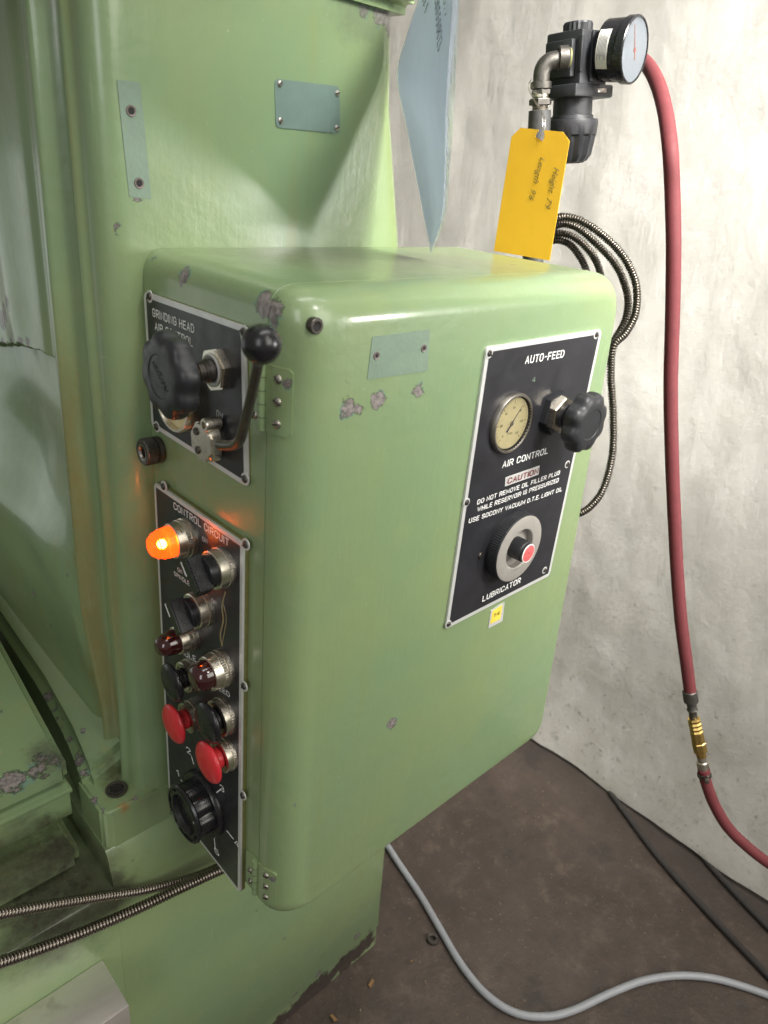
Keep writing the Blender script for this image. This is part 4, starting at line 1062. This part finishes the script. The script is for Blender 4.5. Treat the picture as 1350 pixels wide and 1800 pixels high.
# lean of the tag: solve the top edge on the same vertical plane
def onpl(P0, n, x, y):
    d = _ray(x, y); return CP+d*((P0-CP).dot(n)/d.dot(n))
# (vertical plane through the bottom edge)
cs = [(870, 441), (968, 458), (1003, 248), (991, 232), (917, 225), (901, 241)]
W3 = [onpl(tx, nn, *c) for c in cs]
f3 = (un if un.cross(Vector((0, 0, 1))).dot(nn) > 0 else -un, Vector((0, 0, 1)), nn)
P0 = W3[0]
L2 = [((p-P0).dot(f3[0]), (p-P0).dot(f3[1])) for p in W3]
def tagmesh(L2, hc, hr, t):
    """outline with the slotted hole cut in from the top edge"""
    top_a, top_b = Vector(L2[3]), Vector(L2[4])
    d = (top_b-top_a).normalized(); q = Vector(hc); 
    s = (q-top_a).dot(d); w = hr*.62
    pts = [Vector(p) for p in L2[:4]]
    dn = Vector((-d.y, d.x)); 
    if (q-top_a).dot(dn) < 0: dn = -dn
    pts.append(top_a+d*(s-w)); depth = (q-top_a).dot(dn)
    n = 18; a0 = math.asin(.62)
    c0 = math.cos(a0)*hr
    for i in range(n+1):
        a = a0+(2*PI-2*a0)*i/n
        pts.append(q - dn*(math.cos(a)*hr) - d*(math.sin(a)*hr))
    pts.append(top_a+d*(s+w)); pts.append(Vector(L2[4])); pts.append(Vector(L2[5]))
    return pts
hc = onpl(tx, nn, 951, 240); hcl = ((hc-P0).dot(f3[0]), (hc-P0).dot(f3[1])); hr = 9.5*dep(hc)/F
tp_ = tagmesh(L2, hcl, hr, .0006)
bm = bmesh.new()
fv = [bm.verts.new((p.x, p.y, 0)) for p in tp_]
fc = bm.faces.new(fv); bmesh.ops.triangulate(bm, faces=[fc])
r = bmesh.ops.extrude_face_region(bm, geom=bm.faces[:])
for v in [g_ for g_ in r['geom'] if isinstance(g_, bmesh.types.BMVert)]: v.co.z += .0006
ft = obj('paper_tag', bm, M['gold'], None, frame(P0+nn*.0015, f3), smooth=False)
tag(ft, 'bright yellow hang tag with pencilled height and length notes', 'tag')
def tag_text(s, pA, pB, hpx, bold=-.008, shear=.3):
    A = onpl(tx+nn*.0025, nn, *pA); B = onpl(tx+nn*.0025, nn, *pB); u = (B-A).normalized(); v = nn.cross(u)
    obj('handwriting', text_mesh(s, (B-A).length, hpx*dep(A)/F, bold, shear), M['ink'], ft, frame(A, (u, v, nn)), smooth=False)
tag_text('Height  7\'9', (974, 294), (957, 366), 13)
tag_text('Length  9\'6', (950, 276), (929, 350), 12)
# tie wire
bm = tube(smooth_path([onpl(tx+nn*.003, nn, 951, 246), onpl(tx+nn*.001, nn, 953, 205), Vector((PT.x, PT.y, zz(160)))+nn*(rp*1.1), Vector((PT.x, PT.y, zz(140)))+nn*(rp*.9)], 5), .00032, 6)
bm = tube(smooth_path([onpl(tx+nn*.004, nn, 954, 248), onpl(tx+nn*.001, nn, 957, 205), Vector((PT.x, PT.y, zz(162)))+nn*(rp*1.1)+Vector((.002, 0, 0)), Vector((PT.x, PT.y, zz(140)))+nn*(rp*.9)], 5), .00028, 6, bm)
tag(obj('tie_wire', bm, M['chrome']), 'thin looped wire tying the yellow tag to the pipe elbow', 'wire')

# ------------------------------------------------------------------ hoses, conduits, cables
hp = [(1095, 112, .90), (1128, 106, .88), (1152, 138, .83), (1168, 190, .80), (1178, 260, .775), (1182, 340, .79), (1184, 440, .81), (1182, 560, .84), (1179, 680, .87), (1181, 800, .90), (1185, 900, .925), (1190, 1000, .95), (1197, 1090, .97), (1206, 1160, .985), (1213, 1215, 1.0)]
A = [atd(*p) for p in hp]
h1 = obj('air_hose', tube(resample(smooth_path(A, 6), .006), .0083, 22), M['hose'])
tag(h1, 'long dusty red rubber air hose hanging from the regulator', 'hose', 'red air hoses')
def oriented(name, p, q, prof, seg, mat, parent, label=None, knurl=None, sm=True):
    d = (q-p); return obj(name, lathe([(r, h*d.length) for r, h in prof], seg, knurl=knurl), M[mat], parent, axframe(p, d), smooth=sm, label=label)
c1 = atd(1212, 1213, 1.0); c2 = atd(1219, 1262, 1.01); c3 = atd(1233, 1330, 1.02); c4 = atd(1238, 1362, 1.025)
cpl = thing('hose_coupling', 'brass and steel quick coupling joining the two red hoses', 'coupling', c2)
oriented('hose_ferrule', c1, c2, [(.0075, 0), (.0098, .05), (.0098, .40), (.0070, .45), (.0062, .62), (.0075, .70), (.0055, .78), (.0055, 1)], 26, 'galv', cpl)
oriented('brass_sleeve', c2, c3, [(.0, 0), (.0085, 0), (.0092, .05), (.0082, .10), (.0092, .15), (.0082, .20), (.0092, .25), (.0082, .30), (.0092, .35), (.0092, .62), (.0098, .64), (.0098, .86), (.0070, .90), (.0070, 1)], 8, 'brass', cpl, sm=False)
oriented('steel_plug', c3, c4, [(.0062, 0), (.0062, .25), (.0080, .3), (.0080, .62), (.0065, .68), (.0065, 1)], 24, 'chrome', cpl)
bm = lathe([(.0086, -.003), (.0096, -.002), (.0096, .002), (.0086, .003)], 26)
box((.006, -.003, -.003), (.018, .003, .003), .001, bm)
obj('hose_clamp', bm, M['darksteel'], cpl, axframe(c4, c4-c3, rot=2.6))
hp = [(1237, 1352, 1.022), (1241, 1375, 1.03), (1256, 1415, 1.04), (1280, 1455, 1.05), (1310, 1485, 1.06), (1345, 1513, 1.07), (1400, 1550, 1.09), (1480, 1600, 1.11)]
tag(obj('air_hose', tube(resample(smooth_path([atd(*p) for p in hp], 6), .006), .0080, 20), M['hose']), 'short red air hose below the brass coupling, running off to the right', 'hose', 'red air hoses')

M['conduit_shaded'] = simple('armoured_steel_shaded', (.15, .135, .115), .32, 1, .35, 90)  # same steel as conduit, with the shade behind the cabinet put into its colour
def cond(name, pts, r, label, sub=None):
    mt_ = 'conduit_shaded' if name.startswith('coiled') else 'conduit'
    o = obj(name, conduit([Vector(p) for p in pts], r), M[mt_], None, angle=70); tag(o, label, 'conduit', 'coiled flexible conduits behind the cabinet' if name.startswith('coiled') else 'flexible conduits under the cabinet'); return o
Z = lambda L: [atd(*p) for p in L]
ZY = lambda L: [at(1, *p) for p in L]
cond('armoured_conduit', ZY([(.150, 470, 1500), (.160, 400, 1518), (.166, 340, 1542), (.170, 260, 1563), (.172, 180, 1576), (.170, 100, 1589), (.168, 0, 1607), (.16, -80, 1625)]), .0052, 'upper of two flexible metal conduits leaving under the cabinet')
cond('armoured_conduit', ZY([(.140, 470, 1502), (.148, 400, 1524), (.150, 320, 1560), (.154, 240, 1598), (.156, 150, 1637), (.156, 70, 1668), (.154, 0, 1692), (.15, -80, 1718)]), .0058, 'lower of two flexible metal conduits leaving under the cabinet')
rc = .0052
cond('coiled_conduit', Z([(930, 420, .93), (970, 386, .93), (1010, 384, .93), (1055, 410, .93), (1095, 450, .93), (1118, 500, .93), (1117, 550, .93), (1100, 585, .93), (1078, 610, .93), (1074, 660, .94), (1078, 730, .95), (1076, 800, .96), (1060, 860, .97), (1035, 893, .97), (1010, 905, .97), (985, 910, .97)]), rc, 'outermost flexible conduit of the coil, dropping behind the cabinet')
cond('coiled_conduit', Z([(930, 440, .95), (975, 398, .95), (1010, 398, .95), (1050, 430, .95), (1085, 470, .95), (1103, 520, .95), (1100, 560, .95), (1085, 590, .95), (1068, 612, .95), (1040, 640, .95)]), rc, 'second flexible conduit of the coil behind the cabinet')
cond('coiled_conduit', Z([(930, 440, .97), (970, 412, .97), (1005, 415, .97), (1035, 440, .97), (1052, 470, .97), (1060, 520, .97), (1050, 580, .97)]), rc, 'third flexible conduit of the coil, bending down inside the others')
cond('coiled_conduit', Z([(920, 450, .98), (965, 424, .98), (995, 426, .98), (1015, 445, .98), (1030, 475, .98), (1035, 520, .98), (1030, 580, .98)]), rc, 'innermost flexible conduit of the coil behind the cabinet')

fl = lambda x, y, dz=.0: at(2, FZ+dz, x, y)
gp = [(640, 1440), (676, 1480), (700, 1516), (738, 1572), (775, 1635), (812, 1697), (855, 1748), (905, 1780), (960, 1787), (1010, 1775), (1070, 1747), (1130, 1724), (1190, 1715), (1250, 1719), (1310, 1735), (1370, 1757), (1450, 1790)]
tag(obj('power_cable', tube(resample(smooth_path([fl(x, y, .0075) for x, y in gp], 6), .006), .0062, 18), M['cable']), 'grey power cable curving across the floor', 'cable')
for L, lb in (([(1072, 1392), (1104, 1436), (1160, 1510), (1250, 1610), (1350, 1715), (1420, 1790)], 'nearer black cord lying along the foot of the tarpaulin'), ([(1110, 1370), (1180, 1440), (1260, 1535), (1350, 1630), (1420, 1700)], 'farther black cord half hidden under the tarpaulin hem')):
    tag(obj('floor_cord', tube(resample(smooth_path([fl(x, y, .006) for x, y in L], 6), .01), .0062, 14), M['rubberdark']), lb, 'cord', 'black cords along the foot of the tarpaulin')
# loose nut and scraps on the floor
P = fl(760, 1653, .0)
bm = lathe([(.0045, 0), (.0105, 0), (.0110, .001), (.0110, .006), (.0100, .0075), (.0060, .0075), (.0048, .006), (.0045, 0)], 28)
tag(obj('loose_washer', bm, M['darksteel'], None, frame(P, 't')), 'small round steel washer lying alone on the floor', 'washer')
for i, ((x, y), l, lb) in enumerate((((652, 1729), .016, 'longer brown wood chip on the floor by the base'), ((586, 1790), .014, 'rusty flake on the floor at the bottom edge'), ((724, 1690), .006, 'tiny pale crumb on the floor left of the cable'))):
    bm = prism([(-l/2, -l*.16), (l*.4, -l*.22), (l/2, l*.1), (-l*.3, l*.2)], 0, .002, .0004)
    tag(obj('wood_chip', bm, M['wood'], None, frame(fl(x, y, .002), 't', .4+i*1.3), smooth=False), lb, 'scrap', 'scraps on the floor')
bm = bmesh.new(); rg_ = random.Random(9)
for _ in range(420):
    x_ = rg_.uniform(.25, 1.02); y_ = rg_.uniform(-.35, .75); l_ = rg_.uniform(.0006, .0028)*(1.6 if rg_.random() < .1 else 1); a_ = rg_.uniform(0, 6.3)
    vs_ = [bm.verts.new((x_+l_*math.cos(a_+k_*2.1)*rg_.uniform(.4, 1.2), y_+l_*math.sin(a_+k_*2.1)*rg_.uniform(.4, 1.2), FZ+.0012)) for k_ in range(3)]
    tp2 = bm.verts.new((x_, y_, FZ+.0016+l_*.6)); bm.faces.new(vs_)
    for k_ in range(3): bm.faces.new((vs_[k_], vs_[(k_+1) % 3], tp2))
gr = obj('floor_grit', bm, simple('grit', (.20, .15, .11), .7, 0, .6, 30), smooth=False); tag(gr, 'scattered grit and metal crumbs over the dark shop floor', 'grit'); gr['kind'] = 'stuff'
# ------------------------------------------------------------------ clear sleeve with the blue sheet
T_ = at(2, ZT+.0060, 757, 447)
def kk(x, y, k): return CP+_ray(x, y).normalized()*k
kT = (T_-CP).length
Lc_ = at(1, .192, 697, 133); 
left = [T_, T_.lerp(Lc_, .35), T_.lerp(Lc_, .7), Lc_, at(1, .188, 715, 60), at(1, .184, 738, -10), at(1, .18, 752, -70)]
kr = lambda y: 1/(1/kT+(447-y)/447*(1/.445-1/kT))
right = [T_]+[kk(x, y, kr(y)) for x, y in ((781, 382), (790, 290), (797, 190), (802, 90), (806, 0), (812, -70))]
def sheet(left, right, nu, nvsub, bend):
    l = smooth_path(left, nvsub); r = smooth_path(right, nvsub); bm = bmesh.new(); rws = []
    for i, (a, b) in enumerate(zip(l, r)):
        t = i/(len(l)-1); row = []
        for j in range(nu+1):
            s = j/nu; p = a.lerp(b, s); n = Vector((.6, -.7, 0))
            row.append(bm.verts.new(p+n*(bend*math.sin(s*PI)*min(1, t*3)*(1+.5*math.sin(t*5+s*3)))))
        rws.append(row)
    for a, b in zip(rws, rws[1:]):
        for j in range(nu): bm.faces.new((a[j], a[j+1], b[j+1], b[j]))
    bmesh.ops.remove_doubles(bm, verts=bm.verts[:], dist=1e-5)
    return bm
slv = thing('document_sleeve', 'clear plastic sleeve holding a pale blue sheet, hanging corner down on the cabinet', 'document sleeve', T_)
inL = [p.lerp(q, .025) for p, q in zip(left, right)]; inR = [p.lerp(q, .90) for p, q in zip(left, right)]
inL[0] = inR[0] = T_+Vector((0, 0, .004))
bm = sheet(inL, inR, 14, 5, .006); bmesh.ops.solidify(bm, geom=bm.faces[:], thickness=.0003)
pp_ = obj('blue_sheet', bm, M['paper'], slv, angle=80)
bm = sheet(left, right, 18, 6, .0085)
from mathutils.bvhtree import BVHTree
bvh = BVHTree.FromBMesh(bm); bmesh.ops.solidify(bm, geom=bm.faces[:], thickness=.0004)
obj('plastic_cover', bm, M['sleeve'], slv, angle=80)
def sleeve_text(s, a, b, hpx):
    A, nrm, _, _ = bvh.ray_cast(CP, _ray(*a).normalized()); B = bvh.ray_cast(CP, _ray(*b).normalized())[0]
    if nrm.dot(CP-A) < 0: nrm = -nrm
    A = A+nrm*.002; u = (B-A).normalized()
    u = (u-nrm*u.dot(nrm)).normalized(); v = nrm.cross(u)
    obj('handwriting', text_mesh(s, (B-A).length, hpx*dep(A)/F, -.012, .1), M['ink2'], slv, frame(A, (u, v, nrm)), smooth=False)
sleeve_text('LC#0550823', (768, -8), (784, 100), 24)
sleeve_text('NO. 9', (783, -12), (788, 36), 22)
sleeve_text('#1', (746, 2), (752, 28), 18)
